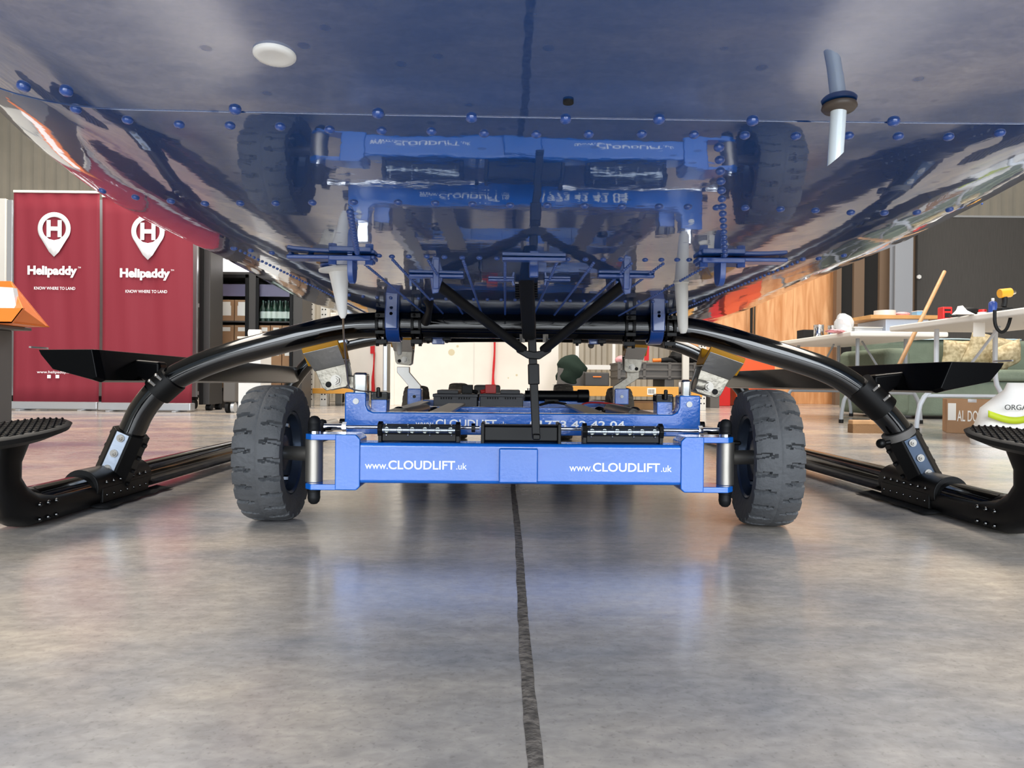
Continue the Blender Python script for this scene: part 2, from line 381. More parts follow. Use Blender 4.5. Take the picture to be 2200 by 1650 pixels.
def hit(px, py):
    v = ray(px, py); lo = .2
    y = .2
    while y < 5:
        x = v.x / v.y * y; z = CAMH + v.z / v.y * y
        if z >= hz(y, x - HC) - .0006: break
        y += .002
    x = v.x / v.y * y
    return Vector((x, y, hz(y, x - HC) - .0006))
def hnorm(p):
    e = .01; u = p.x - HC
    dx = (hz(p.y, u + e) - hz(p.y, u - e)) / (2*e); dy = (hz(p.y + e, u) - hz(p.y - e, u)) / (2*e)
    return Vector((dx, dy, -1)).normalized()
def dome(mb_, p, n, r, h):
    mb_.lathe([(r, -.002), (r, h*.15), (r*.85, h*.6), (r*.5, h*.92), (0, h)], p, n, seg=14)
def dimple_screw(p, r, h):
    mb_ = MB(); n = hnorm(p); dome(mb_, p, n, r, h); return mb_.build('screw', M['blue_fit'], heli, angle=60)
rowA = [(50,186),(142,195),(505,236),(812,244),(1013,252),(1215,256),(1416,258),(1617,260),(1920,260)]
rowB = [(163,233),(274,257),(385,266),(494,268),(602,272),(708,278),(820,280),(927,282),(1040,285),(1152,287),(1265,287),(1379,287),(1491,288),(1600,290),(1710,291),(1823,291),(1930,292),(2038,292),(2148,286)]
rowC = [(150,385),(220,410),(291,424),(367,432),(440,437),(516,436),(592,436),(671,435),(760,434),(855,434),(935,436),(1015,438),(1096,440),(1176,441),(1256,442),(1336,443),(1416,443),(1478,444),(1540,445),(1601,446),(1677,449),(1752,452),(1828,456),(1900,457),(1970,456),(2040,450),(2110,438)]
rowD = [(501,534),(539,538),(584,543),(626,545),(668,547),(814,549),(842,551),(878,551),(917,551),(955,552),(993,553),(1030,554),(1068,555),(1106,555),(1144,556),(1182,556),(1220,557),(1258,557),(1296,557),(1334,557),(1386,558),(1421,558),(1455,558),(1481,558),(1582,555),(1680,559),(1725,557),(1759,555),(1813,549)]
for p in rowA: dimple_screw(hit(*p), .0040, .0027)
for p in rowB: dimple_screw(hit(*p), 0.0037, .0026)
for p in rowC: dimple_screw(hit(*p), .0042, .0028)
for p in rowD: dimple_screw(hit(*p), .0044, .0028)
rv = MB()
for (a, b) in (((1545, 316), (1558, 547)), ((752, 455), (768, 545))):
    for k in range(16):
        y_ = .56 + (1.07 - .56) * k / 15 if a[0] > 1100 else .80 + .27 * k / 15
        p0 = hit(*a); p1 = hit(*b); t = k / 15; x_ = p0.x + (p1.x - p0.x) * t; y_ = p0.y + (p1.y - p0.y) * t
        p = Vector((x_, y_, hz(y_, x_ - HC) - .0006)); dome(rv, p, hnorm(p), .0040, .0032)
for px0 in (770, 842, 918, 994, 1085, 1200, 1282, 1367, 1439, 1545):
    x_ = hit(px0, 556).x; y_ = 1.10
    while y_ < 2.1:
        p = Vector((x_, y_, hz(y_, x_ - HC) - .0006)); dome(rv, p, hnorm(p), .0026, .0022); y_ += .0165
for side, px0 in ((-1, 560), (1, 1720)):            # rows along the lower flank
    x_ = hit(px0, 560).x; y_ = 1.1
    while y_ < 2.6:
        p = Vector((x_, y_, hz(y_, x_ - HC) - .0006)); dome(rv, p, hnorm(p), .0026, .0022); y_ += .02
x_ = -.34
while x_ < .46:                                     # cross row near the cross tube
    p = Vector((x_, 1.62, hz(1.62, x_ - HC) - .0006)); dome(rv, p, hnorm(p), .004, .0034); x_ += .03
o = rv.build('rivet_rows', M['blue_fit'], heli, angle=60); o['kind'] = 'stuff'
# small dark drain hole and white cap
p = hit(1221, 217); mb = MB(); mb.lathe([(.0, .0009), (.0034, .0009), (.0034, -.002)], p, hnorm(p), 16); mb.build('drain_hole', M['black_flat'], heli)
p = hit(590, 118); n = hnorm(p); mb = MB(); mb.lathe([(.0118, -.003), (.0118, .0006), (.0108, .0016), (.008, .0020), (.005, .0014), (0, .0012)], p, n, 32)
mb.build('cap_plug', M['white'], heli, angle=50)
# drain tube with rubber grommet
p = hit(1803, 222); n = hnorm(p)
mb = MB(); mb.lathe([(.0042, -.001), (.0102, .0), (.0108, .0020), (.0094, .0037), (.0053, .0042), (.0044, .005)], p, n, 32); mb.build('grommet', M['rubber_brown'], heli, angle=60)
dn = Vector((0, 0, -1))
mb = MB(); seg = 28; L1 = .062; rt = .0049; a = []; b = []
for i in range(seg):
    an = 2*PI*i/seg; cx, cy = rt*math.cos(an), rt*math.sin(an)
    a.append(mb.bm.verts.new(p + Vector((cx, cy, .003)))); b.append(mb.bm.verts.new(p + Vector((cx - .002, cy, -.0305 - .004 + .9*cx))))
ai = []; bi = []
for i in range(seg):
    an = 2*PI*i/seg; cx, cy = (rt-.0010)*math.cos(an), (rt-.0010)*math.sin(an)
    ai.append(mb.bm.verts.new(p + Vector((cx, cy, .003)))); bi.append(mb.bm.verts.new(p + Vector((cx - .002, cy, -.0305 - .004 + .9*cx))))
for i in range(seg):
    j = (i+1) % seg
    mb.bm.faces.new((a[i], a[j], b[j], b[i])); mb.bm.faces.new((ai[j], ai[i], bi[i], bi[j])); mb.bm.faces.new((b[i], b[j], bi[j], bi[i]))
mb.build('drain_tube', M['clear_tube'], heli)
# white cone antenna (left) with whip wire, white drain nozzle (right)
pc = P(726, 575, 1.16); base = Vector((pc.x, pc.y, hz(pc.y, pc.x - HC)))
tip = P(737, 684, 1.16)
mb = MB(); mb.lathe([(.0, -.0), (.0, .001), (.027, .001), (.027, .004), (.016, .010)] , base, dn, 32); ab = mb.build('antenna_base', M['blue_fit'], heli, angle=50)
ax = (tip - base); Lh = ax.length
mb = MB(); mb.lathe([(.030, .006), (.030, .009), (.0150, .012), (.0140, .02), (.0065, Lh - .006), (.003, Lh), (0, Lh)], base, ax, 36); co = mb.build('antenna_cone', M['white'], heli, angle=40)
wpts = [tip + Vector((0, 0, .004)), P(738, 715, 1.19), P(741, 755, 1.3), P(745, 800, 1.48), P(748, 828, 1.62), P(753, 836, 1.70), P(775, 840, 1.80), P(800, 842, 1.9)]
mb = MB(); mb.tube(wpts, .0016, 8, 2); mb.build('whip_wire', M['wire'], co)
pc = P(1463, 630, 1.30); base = Vector((pc.x, pc.y, hz(pc.y, pc.x - HC) + .002)); tip = P(1468, 717, 1.30); ax = tip - base; Lh = ax.length
mb = MB(); mb.lathe([(.013, 0), (.0135, .004), (.0115, .006), (.0110, Lh*.3), (.0085, Lh*.9), (.005, Lh*.99), (0, Lh)], base, ax, 28); mb.build('drain_nozzle', M['offwhite'], heli, angle=40)
# --- lugs with plates near the third row
for px_, s in ((757, 1), (1547, -1)):
    p = hit(px_, 549 if px_ < 1000 else 554); u = p.x
    mb = MB(); mb.box((p.x - .028*s, p.y, p.z - .004), (.125, .030, .006)); mb.box((p.x, p.y + .0, p.z - .006), (.06, .04, .008)); pl = mb.build('lug_plate', M['blue_fit'], heli, bevel=.002)
    mb = MB(); pts = [(p.x, p.y - .018, p.z), (p.x, p.y + .018, p.z)]
    for k in range(9):
        an = PI * k / 8; pts.append((p.x, p.y + .016*math.cos(an), p.z - .024 - .016*math.sin(an)))
    mb.prism([(x - .004, y, z) for x, y, z in pts], (.008, 0, 0)); mb.build('lug_tab', M['blue_fit'], heli, bevel=.001)
    for dx in (-.026, .026):
        mb = MB(); mb.cyl((p.x + dx, p.y - .01, p.z - .008), (p.x + dx, p.y - .01, p.z - .015), .006, seg=6); mb.build('lug_bolt', M['blue_fit'], pl)
# --- front cross tube
Y1 = 2.0; RT = .0338
fpx = [(238,1030),(262,972),(285,924),(303,882),(342,833),(394,800),(485,764),(600,734),(715,706),(770,699),(840,697),(1120,700),(1400,704),(1470,707),(1530,719),(1640,752),(1700,769),(1782,796),(1842,833),(1891,878),(1932,924),(1962,985),(1990,1040)]
ct = MB(); ct.tube([P(a, b, Y1) for a, b in fpx], RT, 28, 2); xt = ct.build('cross_tube', M['black_gloss'], heli)
mb = MB(); mb.tube([P(a, b, Y1) for a, b in ((812, 696), (840, 696), (1120, 699), (1410, 703), (1438, 704))], .0362, 28, 1); mb.build('tube_sleeve', M['black_gloss'], xt, label='black thicker centre sleeve')
# --- rear cross tube
Y2 = 3.9
rpx = [(600, 905), (612, 850), (640, 806), (668, 774), (705, 752), (760, 736), (830, 724), (1110, 720), (1380, 726), (1440, 737), (1495, 757), (1540, 785), (1575, 815), (1603, 850), (1618, 905)]
mb = MB(); mb.tube([P(a, b, Y2) for a, b in rpx], .034, 24, 2); xr = mb.build('cross_tube', M['black_gloss'], heli)
mb = MB(); q = P(728, 735, Y2 - .05); mb.box(q, (.09, .03, .045), Matrix.Rotation(R(-20), 3, 'Y')); mb.build('tube_clamp', M['zincw'], xr, bevel=.01)
# --- blue straps over the cross tube (belly mounts)
for px_ in (848, 1405):
    ps = P(px_, 700, Y1); x0 = ps.x; zc = P(px_, 699 if px_ < 1000 else 704, Y1).z; wd = .018
    prof = []
    for k in range(13):
        an = PI + PI * k / 12; prof.append((Y1 + .050*math.cos(an), zc + .046*math.sin(an)))
    prof += [(Y1 + .050, zc + .09)]
    inner = [(Y1 + .042, zc + .09)]
    for k in range(13):
        an = 2*PI - PI * k / 12; inner.append((Y1 + .042*math.cos(an), zc + .040*math.sin(an)))
    mb = MB(); zt = zc + .085
    loop = [(Y1 - .050, zt)] + prof + inner + [(Y1 - .042, zt)]
    mb.prism([(x0 - wd, y, z) for y, z in loop], (2*wd, 0, 0)); st = mb.build('mount_strap', M['blue_fit'], heli, bevel=.002)
    zf = zc + .01
    mb = MB(); mb.cyl((x0, Y1 - .049, zf + .016), (x0, Y1 - .056, zf + .016), .010, seg=20); mb.cyl((x0, Y1 - .052, zf + .016), (x0, Y1 - .066, zf + .016), .0045, seg=8)
    mb.build('strap_bolt', M['steel'], st)
    mb = MB(); mb.box((x0, Y1 - .053, zf + .030), (.030, .006, .07)); mb.build('strap_tongue', M['blue_fit'], st, bevel=.0025)
    # upper bracket on the belly
    mb = MB(); y_ = Y1 - .06; mb.box((x0, y_, .490), (.034, .012, .06)); mb.build('mount_bracket', M['blue_fit'], heli, bevel=.004)
for px_ in (822, 897, 1350, 1436):
    q = P(px_, 698 if px_ < 1000 else 703, Y1)
    for dx in (-.010, .010):
        mb = MB(); pr = [(.0395, -.0035), (.0425, -.0035), (.0425, .0035), (.0395, .0035)]
        mb.lathe(pr, (q.x + dx, q.y, q.z), (1, 0, 0), 32, close=True); cl = mb.build('hose_clamp', M['black_satin'], heli, label='black band clamp around the tube')
    mb = MB(); mb.box((q.x, q.y - .041, q.z + .022), (.026, .006, .012)); mb.sph((q.x - .004, q.y - .045, q.z + .022), .004); mb.build('clamp_buckle', M['black_satin'], cl, bevel=.001)
    mb = MB(); mb.box((q.x, q.y - .041, q.z - .022), (.026, .006, .010)); mb.build('clamp_buckle', M['black_satin'], cl, bevel=.001)
    mb = MB(); mb.box((q.x, q.y - .012, q.z - .046), (.030, .022, .012)); mb.cyl((q.x - .01, q.y - .02, q.z - .05), (q.x - .01, q.y - .02, q.z - .058), .005, seg=6); mb.cyl((q.x + .01, q.y - .02, q.z - .05), (q.x + .01, q.y - .02, q.z - .058), .005, seg=6)
    mb.build('clamp_lug', M['black_satin'], cl, bevel=.001)
# brackets and grey pipe under the tube
for px_, py_ in ((920, 727), (960, 726), (1240, 732), (1293, 732)):
    q = P(px_, py_, Y1 + .03); mb = MB(); mb.box((q.x, q.y, q.z), (.022, .02, .016)); mb.cyl((q.x, q.y, q.z), (q.x, q.y, q.z - .014), .005, seg=6)
    mb.build('tube_fitting', M['black_satin'], heli, bevel=.002)
q = P(1270, 742, Y1 + .12); mb = MB(); mb.cyl((q.x, q.y, q.z + .06), q, .009); mb.sph(q, .009); mb.build('vent_pipe', M['grey_plastic'], heli)
q = P(858, 745, Y1 + .25); mb = MB(); mb.cyl((q.x, q.y, q.z + .05), (q.x, q.y, q.z - .018), .010, .008); mb.sph((q.x, q.y, q.z - .018), .008); mb.build('drain_pipe', M['offwhite'], heli)
for px_ in (942, 1278):
    q = P(px_, 728, Y1 + .05); mb = MB(); mb.box((q.x, q.y, q.z), (.034, .02, .03)); mb.build('tube_block', M['blue_fit'], heli, bevel=.002)
# black hanging strap near the left mount
mb = MB(); mb.tube([P(912, 612, 1.62), P(920, 640, 1.66), P(924, 662, 1.72), P(915, 690, 1.92)], [.012, .014, .006, .013], 12, 1); mb.build('rubber_tie', M['black_matt'], heli)
# --- wire cutter under the belly: vertical mast, vee struts, brackets
YC = 1.42
def bar(name, a, b, w1, d1, m, par, bev=.002):
    a = Vector(a); b = Vector(b); d = b - a; mb_ = MB(); mb_.box((a + b) / 2, (w1, d1, d.length), d.to_track_quat('Z', 'Y').to_matrix()); return mb_.build(name, m, par, bevel=bev)
mast = bar('cutter_mast', P(1137, 590, 1.50), P(1152, 942, 1.50), .0165, .0165, M['black_satin'], heli)
bar('cutter_collar', P(1146, 782, 1.498), P(1147, 826, 1.498), .0225, .0225, M['black_satin'], mast)
bar('cutter_upper_arm', P(1128, 540, 1.25), P(1137, 720, 1.48), .027, .027, M['black_matt'], mast, .006)
mb = MB()
for k in range(13):
    for s in (-1, 1):
        a = P(1131 + s * 17, 575 + k * 5.3, 1.28 + .009 * k); mb = MB(); mb.cyl(a - Vector((s * .004, 0, 0)), a + Vector((s * .006, 0, 0)), .0028, seg=8); mb.build('cutter_stud', M['steel_sheet'] if s < 0 and k < 7 else M['black_satin'], mast)
bar('cutter_hanger', P(1146, 535, 1.12), P(1147, 596, 1.12), .011, .014, M['blue_fit'], heli)
mb = MB(); q = hit(1147, 553); mb.box((q.x, q.y, q.z - .003), (.09, .018, .005)); mb.build('hanger_plate', M['blue_fit'], heli, bevel=.001)
vp = P(1146, 752, 1.50)
for s, tx in ((-1, 942), (1, 1340)):
    a = P(tx, 612, 1.30); b = P(1146 + s * -(-22), 752, 1.49)
    mb = MB(); mb.tube([a, b], .0095, 16); mb.build('cutter_strut', M['black_matt'], mast)
    q = hit(tx + s * 4, 590)
    mb = MB(); mb.box((q.x, q.y, q.z - .003), (.092, .02, .006)); pl = mb.build('strut_plate', M['blue_fit'], heli, bevel=.002)
    mb = MB(); ap = [(q.x - .012, q.y, q.z), (q.x + .012, q.y, q.z), (q.x + .006 + s*.003, q.y, q.z - .030), (q.x - .004 + s*.003, q.y, q.z - .032)]
    mb.prism(ap, (0, .006, 0)); mb.box((q.x, q.y - .003, q.z + .0), (.01, .02, .05)); mb.build('strut_tab', M['blue_fit'], pl, bevel=.0015)
    mb = MB(); mb.cyl((q.x + s*.002, q.y - .003, q.z - .024), (q.x + s*.002, q.y + .01, q.z - .024), .005, seg=12); mb.build('strut_pin', M['blue_fit'], pl)
    # bolt head and wing of the vee joint
    c_ = P(1147 + s * 25, 727, 1.475); mb = MB(); mb.cyl(c_ + Vector((0, 0, -.008)), c_ + Vector((0, 0, .008)), .006, seg=6); mb.build('joint_bolt', M['steel_sheet'], mast)
mb = MB(); j = [P(1108, 748, 1.48), P(1128, 752, 1.48), P(1147, 756, 1.48), P(1168, 752, 1.48), P(1186, 750, 1.48), P(1184, 756, 1.48), P(1160, 772, 1.48), P(1134, 770, 1.48), P(1110, 756, 1.48)]
mb.prism(j, (0, .02, 0)); mb.build('joint_plate', M['black_satin'], mast, bevel=.002)
mb = MB(); a = P(1152, 938, 1.495); mb.box(a, (.016, .03, .012)); mb.build('cutter_tip', M['black_satin'], mast, bevel=.003)
for s in (-1, 1):                                    # blue brackets around the hanger
    q = hit(1137 + s * 60, 600); mb = MB(); mb.box((q.x, q.y, q.z - .002), (.045, .02, .004)); mb.box((q.x - s*.018, q.y, q.z + .003), (.004, .014, .03), Matrix.Rotation(R(s * 14), 3, 'Y'))
    mb.build('cable_bracket', M['blue_fit'], heli, bevel=.001)
# --- skids
SX = {-1: -1.055, 1: 1.125}
for s in (-1, 1):
    X = SX[s]
    mb = MB(); mb.tube([(X, 1.66, .047), (X, 4.6, .047)], .038, 28); sk = mb.build('skid_tube', M['black_gloss'], heli)
    mb = MB(); mb.sph((X, 1.66, .047), .0375, (1, .4, 1)); mb.build('end_cap', M['black_satin'], sk)
    # lower fairing shoe that curls up in front and carries the studded foot pad
    mb = MB(); path = [(2.02, .032, .041, .030), (1.86, .032, .043, .030), (1.70, .034, .045, .032), (1.63, .040, .044, .038), (1.585, .065, .038, .044), (1.565, .105, .032, .042), (1.565, .150, .032, .042), (1.575, .195, .040, .050)]
    rows = []
    for i, (y, z, hw, hd) in enumerate(path):
        nx = path[min(i+1, len(path)-1)]; pv = path[max(i-1, 0)]; t = Vector((0, nx[0]-pv[0], nx[1]-pv[1])).normalized(); nn = Vector((0, -t.z, t.y))
        rows.append([Vector((X, y, z)) + Vector((1, 0, 0)) * hw * math.copysign(abs(math.cos(a_))**.6, math.cos(a_)) + nn * hd * math.copysign(abs(math.sin(a_))**.7, math.sin(a_)) for a_ in [2*PI*k/24 for k in range(25)]])
    vs = mb.grid(rows); mb.bm.faces.new(vs[0][:-1]); mb.bm.faces.new(list(reversed(vs[-1][:-1])))
    bmesh.ops.remove_doubles(mb.bm, verts=mb.bm.verts, dist=.0002); sh = mb.build('toe_shoe', M['black_satin'], sk, angle=50)
    # pad
    mb = MB(); pcx = X + .045 * -s*-1 * 0 + (.035 if s < 0 else -.035); pz = .214
    prof = [(0, -.022), (.06, -.020), (.088, -.008), (.092, .002), (.086, .007), (0, .007)]
    g0 = len(mb.bm.verts); mb.lathe(prof, (0, 0, 0), (0, 0, 1), 40)
    for v in mb.bm.verts: v.co = Vector((v.co.x * 1.0 + pcx, v.co.y * 1.9 + 1.53, v.co.z + pz + v.co.y * .16))
    pad = mb.build('foot_pad', M['black_matt'], sk, angle=40)
    mb = MB()
    for i in range(-6, 7):
        for k in range(-13, 14):
            x_ = i * .0135 + (.0067 if k % 2 else 0); y_ = k * .0125
            if (x_/.083)**2 + (y_/.160)**2 < 1: mb.lathe([(.0040, 0), (.0030, .003), (.0016, .0046), (0, .005)], (pcx + x_, 1.53 + y_, pz + .0065 + y_*.084), (0, 0, 1), 6)
    for i in range(-6, 7):
        l = math.sqrt(max(0, 1 - (i*.0135/.083)**2)) * .155; mb.box((pcx + i*.0135, 1.53, pz + .0075), (.002, 2*l, .002), Matrix.Rotation(math.atan(.084), 3, 'X'))
    so = mb.build('pad_studs', M['black_satin'], pad); so['kind'] = 'stuff'
    # foot saddle
    foot = P(238 if s < 0 else 1988, 1030 if s < 0 else 1040, Y1); top_ = P(283 if s < 0 else 1935, 928 if s < 0 else 938, Y1)
    mb = MB(); mb.tube([(X, 1.86, .052), (X, 2.14, .052)], .046, 28); mb.bb(X - .047, X + .047, 1.88, 2.12, .012, .05); sd = mb.build('foot_saddle', M['black_satin'], sk, bevel=.002)
    ax = (top_ - foot); q = ax.to_track_quat('Z', 'Y').to_matrix(); 
    tw = Matrix.Rotation(0, 3, 'Z')
    f2 = foot - ax.normalized() * .03
    mb = MB(); hx = []
    mid = (f2 + top_) / 2; ln = (top_ - f2).length
    # octagonal socket
    oc = [(-.044, -.018), (-.022, -.042), (.022, -.042), (.044, -.018), (.044, .018), (.022, .042), (-.022, .042), (-.044, .018)]
    zx = ax.normalized(); yx = Vector((0, 1, 0)); xx = yx.cross(zx).normalized()
    mb.prism([f2 + xx * a_ + yx * b_ for a_, b_ in oc], zx * ln); so = mb.build('tube_socket', M['black_satin'], sk, bevel=.002)
    mb = MB(); ct_ = f2.lerp(top_, .64); rot = Matrix((xx, yx, zx)).transposed(); mb.box(ct_ + yx * -.043, (.034, .003, ln * .70), rot); sp = mb.build('cover_strip', M['zincw'] if s < 0 else M['hub'], sk, bevel=.001, label='pale metal strip with three bolts' if s < 0 else 'blue grey metal strip with three bolts')
    for t_ in (-.25, 0.02, .29):
        c_ = ct_ + zx * ln * t_ * .95 + yx * -.045
        mb = MB(); mb.cyl(c_, c_ + Vector((0, -.004, 0)), .010, seg=20); mb.cyl(c_, c_ + Vector((0, -.009, 0)), .0065, seg=6); mb.cyl(c_, c_ + Vector((0, -.013, 0)), .003, seg=10); mb.build('strip_bolt', M['steel_sheet'], sp)
    for k in range(4):
        for e in (-1, 1):
            c_ = f2.lerp(top_, .22 + .22 * k) + xx * e * .045; mb = MB(); mb.cyl(c_ - xx * e * .004, c_ + xx * e * .006, .006, seg=6); mb.build('socket_bolt', M['black_satin'], sk)
    # saddle rivets, inner side of the skid facing the camera
    for k in range(7):
        for zz in (.062, .030): rvb = MB(); rvb.sph((X - s * .0455, 1.9 + k * .034, zz), .0045, seg=8); rvb.build('rivet', M['black_gloss'], sd)
    for k in range(3):
        for zz in (.050, .018): rvb = MB(); rvb.sph((X - s * .0445, 1.63 + k * .03, zz), .0050, seg=8); rvb.build('shoe_bolt', M['black_gloss'], sh)
    # running board hung between the cross tubes
    def SXp(x): return x
    if s < 0: A = [(-1.11, .393), (-.97, .316)]; B = [(-1.19, .385), (-1.05, .305)]
    else:     A = [(1.20, .382), (1.045, .3075)]; B = [(1.27, .382), (1.12, .30)]
    ya, yb = 1.78, 3.85
    (ox, oz), (ix, iz) = A; (ox2, oz2), (ix2, iz2) = B
    def ring(t):
        ox_, oz_ = ox + (ox2-ox)*t, oz + (oz2-oz)*t; ix_, iz_ = ix + (ix2-ix)*t, iz + (iz2-iz)*t
        return ox_, oz_, ix_, iz_, ya + (yb-ya)*t
    mb = MB(); rows = []
    for t, tap in ((0, .12), (.008, .0), (.1, 0), (.5, 0), (.92, 0), (.97, .1), (1, .4)):
        ox_, oz_, ix_, iz_, y_ = ring(t)
        ix_ = ix_ + (ox_ - ix_) * tap * .75; iz_ = iz_ + (oz_ - iz_) * tap * .75
        # section: outer top edge, flat inner top edge, lower keel
        tx = ox_ - s * .135 * (1 - tap * .5); rows.append([Vector((ox_, y_, oz_)), Vector((tx, y_, oz_ + .002)), Vector((ix_ - s*.012, y_, iz_ + .006)), Vector((ix_, y_, iz_)), Vector((ox_ - s * .034, y_, oz_ - .046)), Vector((ox_ - s*.006, y_, oz_ - .012)), Vector((ox_, y_, oz_))])
    vs = mb.grid(rows); mb.bm.faces.new(vs[0][:-1]); mb.bm.faces.new(list(reversed(vs[-1][:-1])))
    bmesh.ops.remove_doubles(mb.bm, verts=mb.bm.verts, dist=.0002); rb = mb.build('running_board', M['board'], heli, bevel=.002)
    mb = MB(); mb.prism([(ox, ya + .03, oz + .003), (ox + s*.004, ya - .02, oz + .003), (ox + s*.022, ya + .0, oz + .004), (ox + s*.012, ya + .06, oz + .003)], (0, 0, .004)); mb.build('board_tip', M['silver'], rb)
    # clamp to the cross tube
    cpx = [(372, 812), (338, 842)] if s < 0 else [(1843, 828), (1898, 880)]
    mb = MB(); mb.tube([P(*cpx[0], Y1), P(*cpx[1], Y1)], .041, 28); cl = mb.build('board_clamp', M['black_satin'], xt)
    for t_ in (.3, .7):
        c_ = P(*cpx[0], Y1).lerp(P(*cpx[1], Y1), t_) + Vector((0, -.041, .006)); mb = MB(); mb.cyl(c_, c_ + Vector((.012*s, -.004, .012)), .004, seg=8); mb.sph(c_ + Vector((.012*s, -.004, .012)), .005, seg=10); mb.build('clamp_screw', M['steel_sheet'], cl)
    m1 = P(*((352, 818) if s < 0 else (1868, 846)), Y1); mb = MB()
    br = [m1 + Vector((s*.0, 0, .05)), Vector((ox - s*.05, Y1, oz - .01)), Vector((ix + s*.02, Y1, iz + .02)), m1 + Vector((s*.0, 0, -.02))]
    mb.prism([b_ + Vector((0, -.025, 0)) for b_ in br], (0, .05, 0)); mb.build('board_bracket', M['board'], rb, bevel=.008)
q = P(1926, 929, Y1); mb = MB(); a = P(1915, 935, Y1); b = P(1942, 922, Y1)
c0 = P(1927, 925, Y1); c1 = P(1940, 950, Y1); mb.tube([c0, c1], .042, 28); rg = mb.build('retaining_ring', M['grey_plastic'], xt, label='grey rubber ring around the right tube leg')
mb = MB(); q = P(1893, 953, Y1 - .02); mb.sph(q, .013); mb.cyl(q, P(1912, 950, Y1 - .02), .006); mb.build('ball_stud', M['black_satin'], rg)
# worn tape under each skid
for s in (-1, 1):
    X = SX[s]; mb = MB(); rows = []
    for k in range(14):
        y_ = 1.84 + k * .028; wv = .004 * math.sin(k * 1.7)
        rows.append([(X - s*.030, y_, .010 + .002), (X - s*.052, y_, .008 + abs(wv)), (X - s*(.075 + wv), y_ + .01, .004 + abs(wv)*.6)])
    mb.grid(rows); o = mb.build('torn_tape', M['black_matt'], heli, thick=.0015, label='torn black tape hanging off the skid')

# =================================================================== GROUND TROLLEY
CX = .034
cart = thing('lifting_trolley', 'blue four wheeled lifting trolley with grey tyres parked under the helicopter', 'trolley', (CX, 2.6, 0))
YF = 1.64; zt, zb_ = .190, .100
def px_x(px, d): return P(px, 950, d).x
mb = MB(); x0 = P(722, 950, YF).x; x1 = P(1512, 950, YF).x; mb.bb(x0, x1, YF, YF + .07, zb_, zt); fb = mb.build('front_beam', M['cart'], cart, bevel=.009, seg=4)
mb = MB(); xa = P(1072, 960, YF).x; xb = P(1156, 960, YF).x; mb.bb(xa, xb, YF - .012, YF + .02, zb_ + .004, zt - .009); mb.build('tow_socket', M['cart'], fb, bevel=.004)
for (a, b, py) in ((784, 1003, 1007), (1223, 1443, 1012)):
    A = P(a, py, YF); B = P(b, py, YF); L = B.x - A.x; y_ = YF - .0003
    z_ = A.z
    o = text('website_lettering', 'www.', (A.x, y_, z_), (1, 0, 0), (0, 0, 1), .0165, M['decal'], fb, width=L*.225, bold=.01, extr=.0003)
    text('website_lettering', 'CLOUDLIFT', (A.x + L*.23, y_, z_ - .0002), (1, 0, 0), (0, 0, 1), .0195, M['decal'], fb, width=L*.655, bold=.018, extr=.0003)
    text('website_lettering', '.uk', (A.x + L*.895, y_, z_), (1, 0, 0), (0, 0, 1), .0150, M['decal'], fb, width=L*.105, bold=.01, extr=.0003)
def tyre_mesh(r, wd, nt_, ns, lug=24, depth=.009):
    mb_ = MB(); rows = []; pitch = 2*PI/lug
    ws = [-1 + 2*i/ns for i in range(ns+1)]
    side_in = [(.62, .80), (.70, .93), (.80, 1.0), (.90, 1.0)]
    for it in range(nt_):
        th = 2*PI*it/nt_; row = []
        for fr, fw in side_in: row.append((fr*r, -fw*wd/2))
        for w_ in ws:
            rr_ = r * (1 - .035 * abs(w_)**5) - .002*abs(w_)**2
            a_ = abs(w_)
            if a_ > .16:
                off = (0 if w_ < 0 else .5) * pitch
                sl = th + .06 * (a_ - .5) + (.035 if a_ < .45 else 0) + off
                ph = (sl / pitch) % 1.0
                hw = .06 + .09 * (a_ - .16)
                if abs(ph - .5) < hw: rr_ -= depth * min(1, (a_-.16)*8)
            elif a_ < .02: rr_ -= .001
            row.append((rr_, w_*wd/2))
        for fr, fw in reversed(side_in): row.append((fr*r, fw*wd/2))
        rows.append([Vector((x_, math.sin(th)*rr_, math.cos(th)*rr_)) for rr_, x_ in row])
    rows.append(rows[0]); 
    vs = [[mb_.bm.verts.new(p_) for p_ in rw] for rw in rows[:-1]]; vs.append(vs[0])
    for a_, b_ in zip(vs, vs[1:]):
        for i in range(len(a_)-1): mb_.bm.faces.new((a_[i], a_[i+1], b_[i+1], b_[i]))
        mb_.bm.faces.new((a_[-1], a_[0], b_[0], b_[-1]))
    return mb_
def wheel(name, loc, r, wd, rot, mt, side, hi=True, par=cart):
    mb_ = tyre_mesh(r, wd, 440 if hi else 160, 26 if hi else 14)
    Rm = Matrix.Rotation(rot, 4, 'Z')
    for v in mb_.bm.verts: v.co = Vector(loc) + Rm.to_3x3() @ v.co
    ty = mb_.build(name, mt, par, angle=28)
    ax = Rm.to_3x3() @ Vector((side, 0, 0))     # inner side
    L = Vector(loc)
    mb_ = MB(); mb_.lathe([(r*.63, -wd*.38), (r*.63, wd*.36), (r*.60, wd*.40), (r*.57, wd*.36), (r*.54, wd*.18), (r*.30, wd*.10), (r*.26, wd*.22), (r*.14, wd*.26), (0, wd*.26), (0, -wd*.38)], L, ax, 40)
    rm = mb_.build('rim', M['hub'], ty, angle=30)
    for k in range(5):
        an = 2*PI*k/5; c_ = L + ax*wd*.14 + (Rm.to_3x3() @ Vector((0, math.cos(an), math.sin(an))))*r*.42
        if hi: mb_ = MB(); mb_.cyl(c_, c_ + ax*.012, .007, seg=6); mb_.build('wheel_nut', M['chrome'], rm) if False else mb_.build('wheel_nut', M['chrome'], ty)
    return ty
RW = .157
wl = P(563, 970, 1.74); wr_ = P(1662, 985, 1.72)
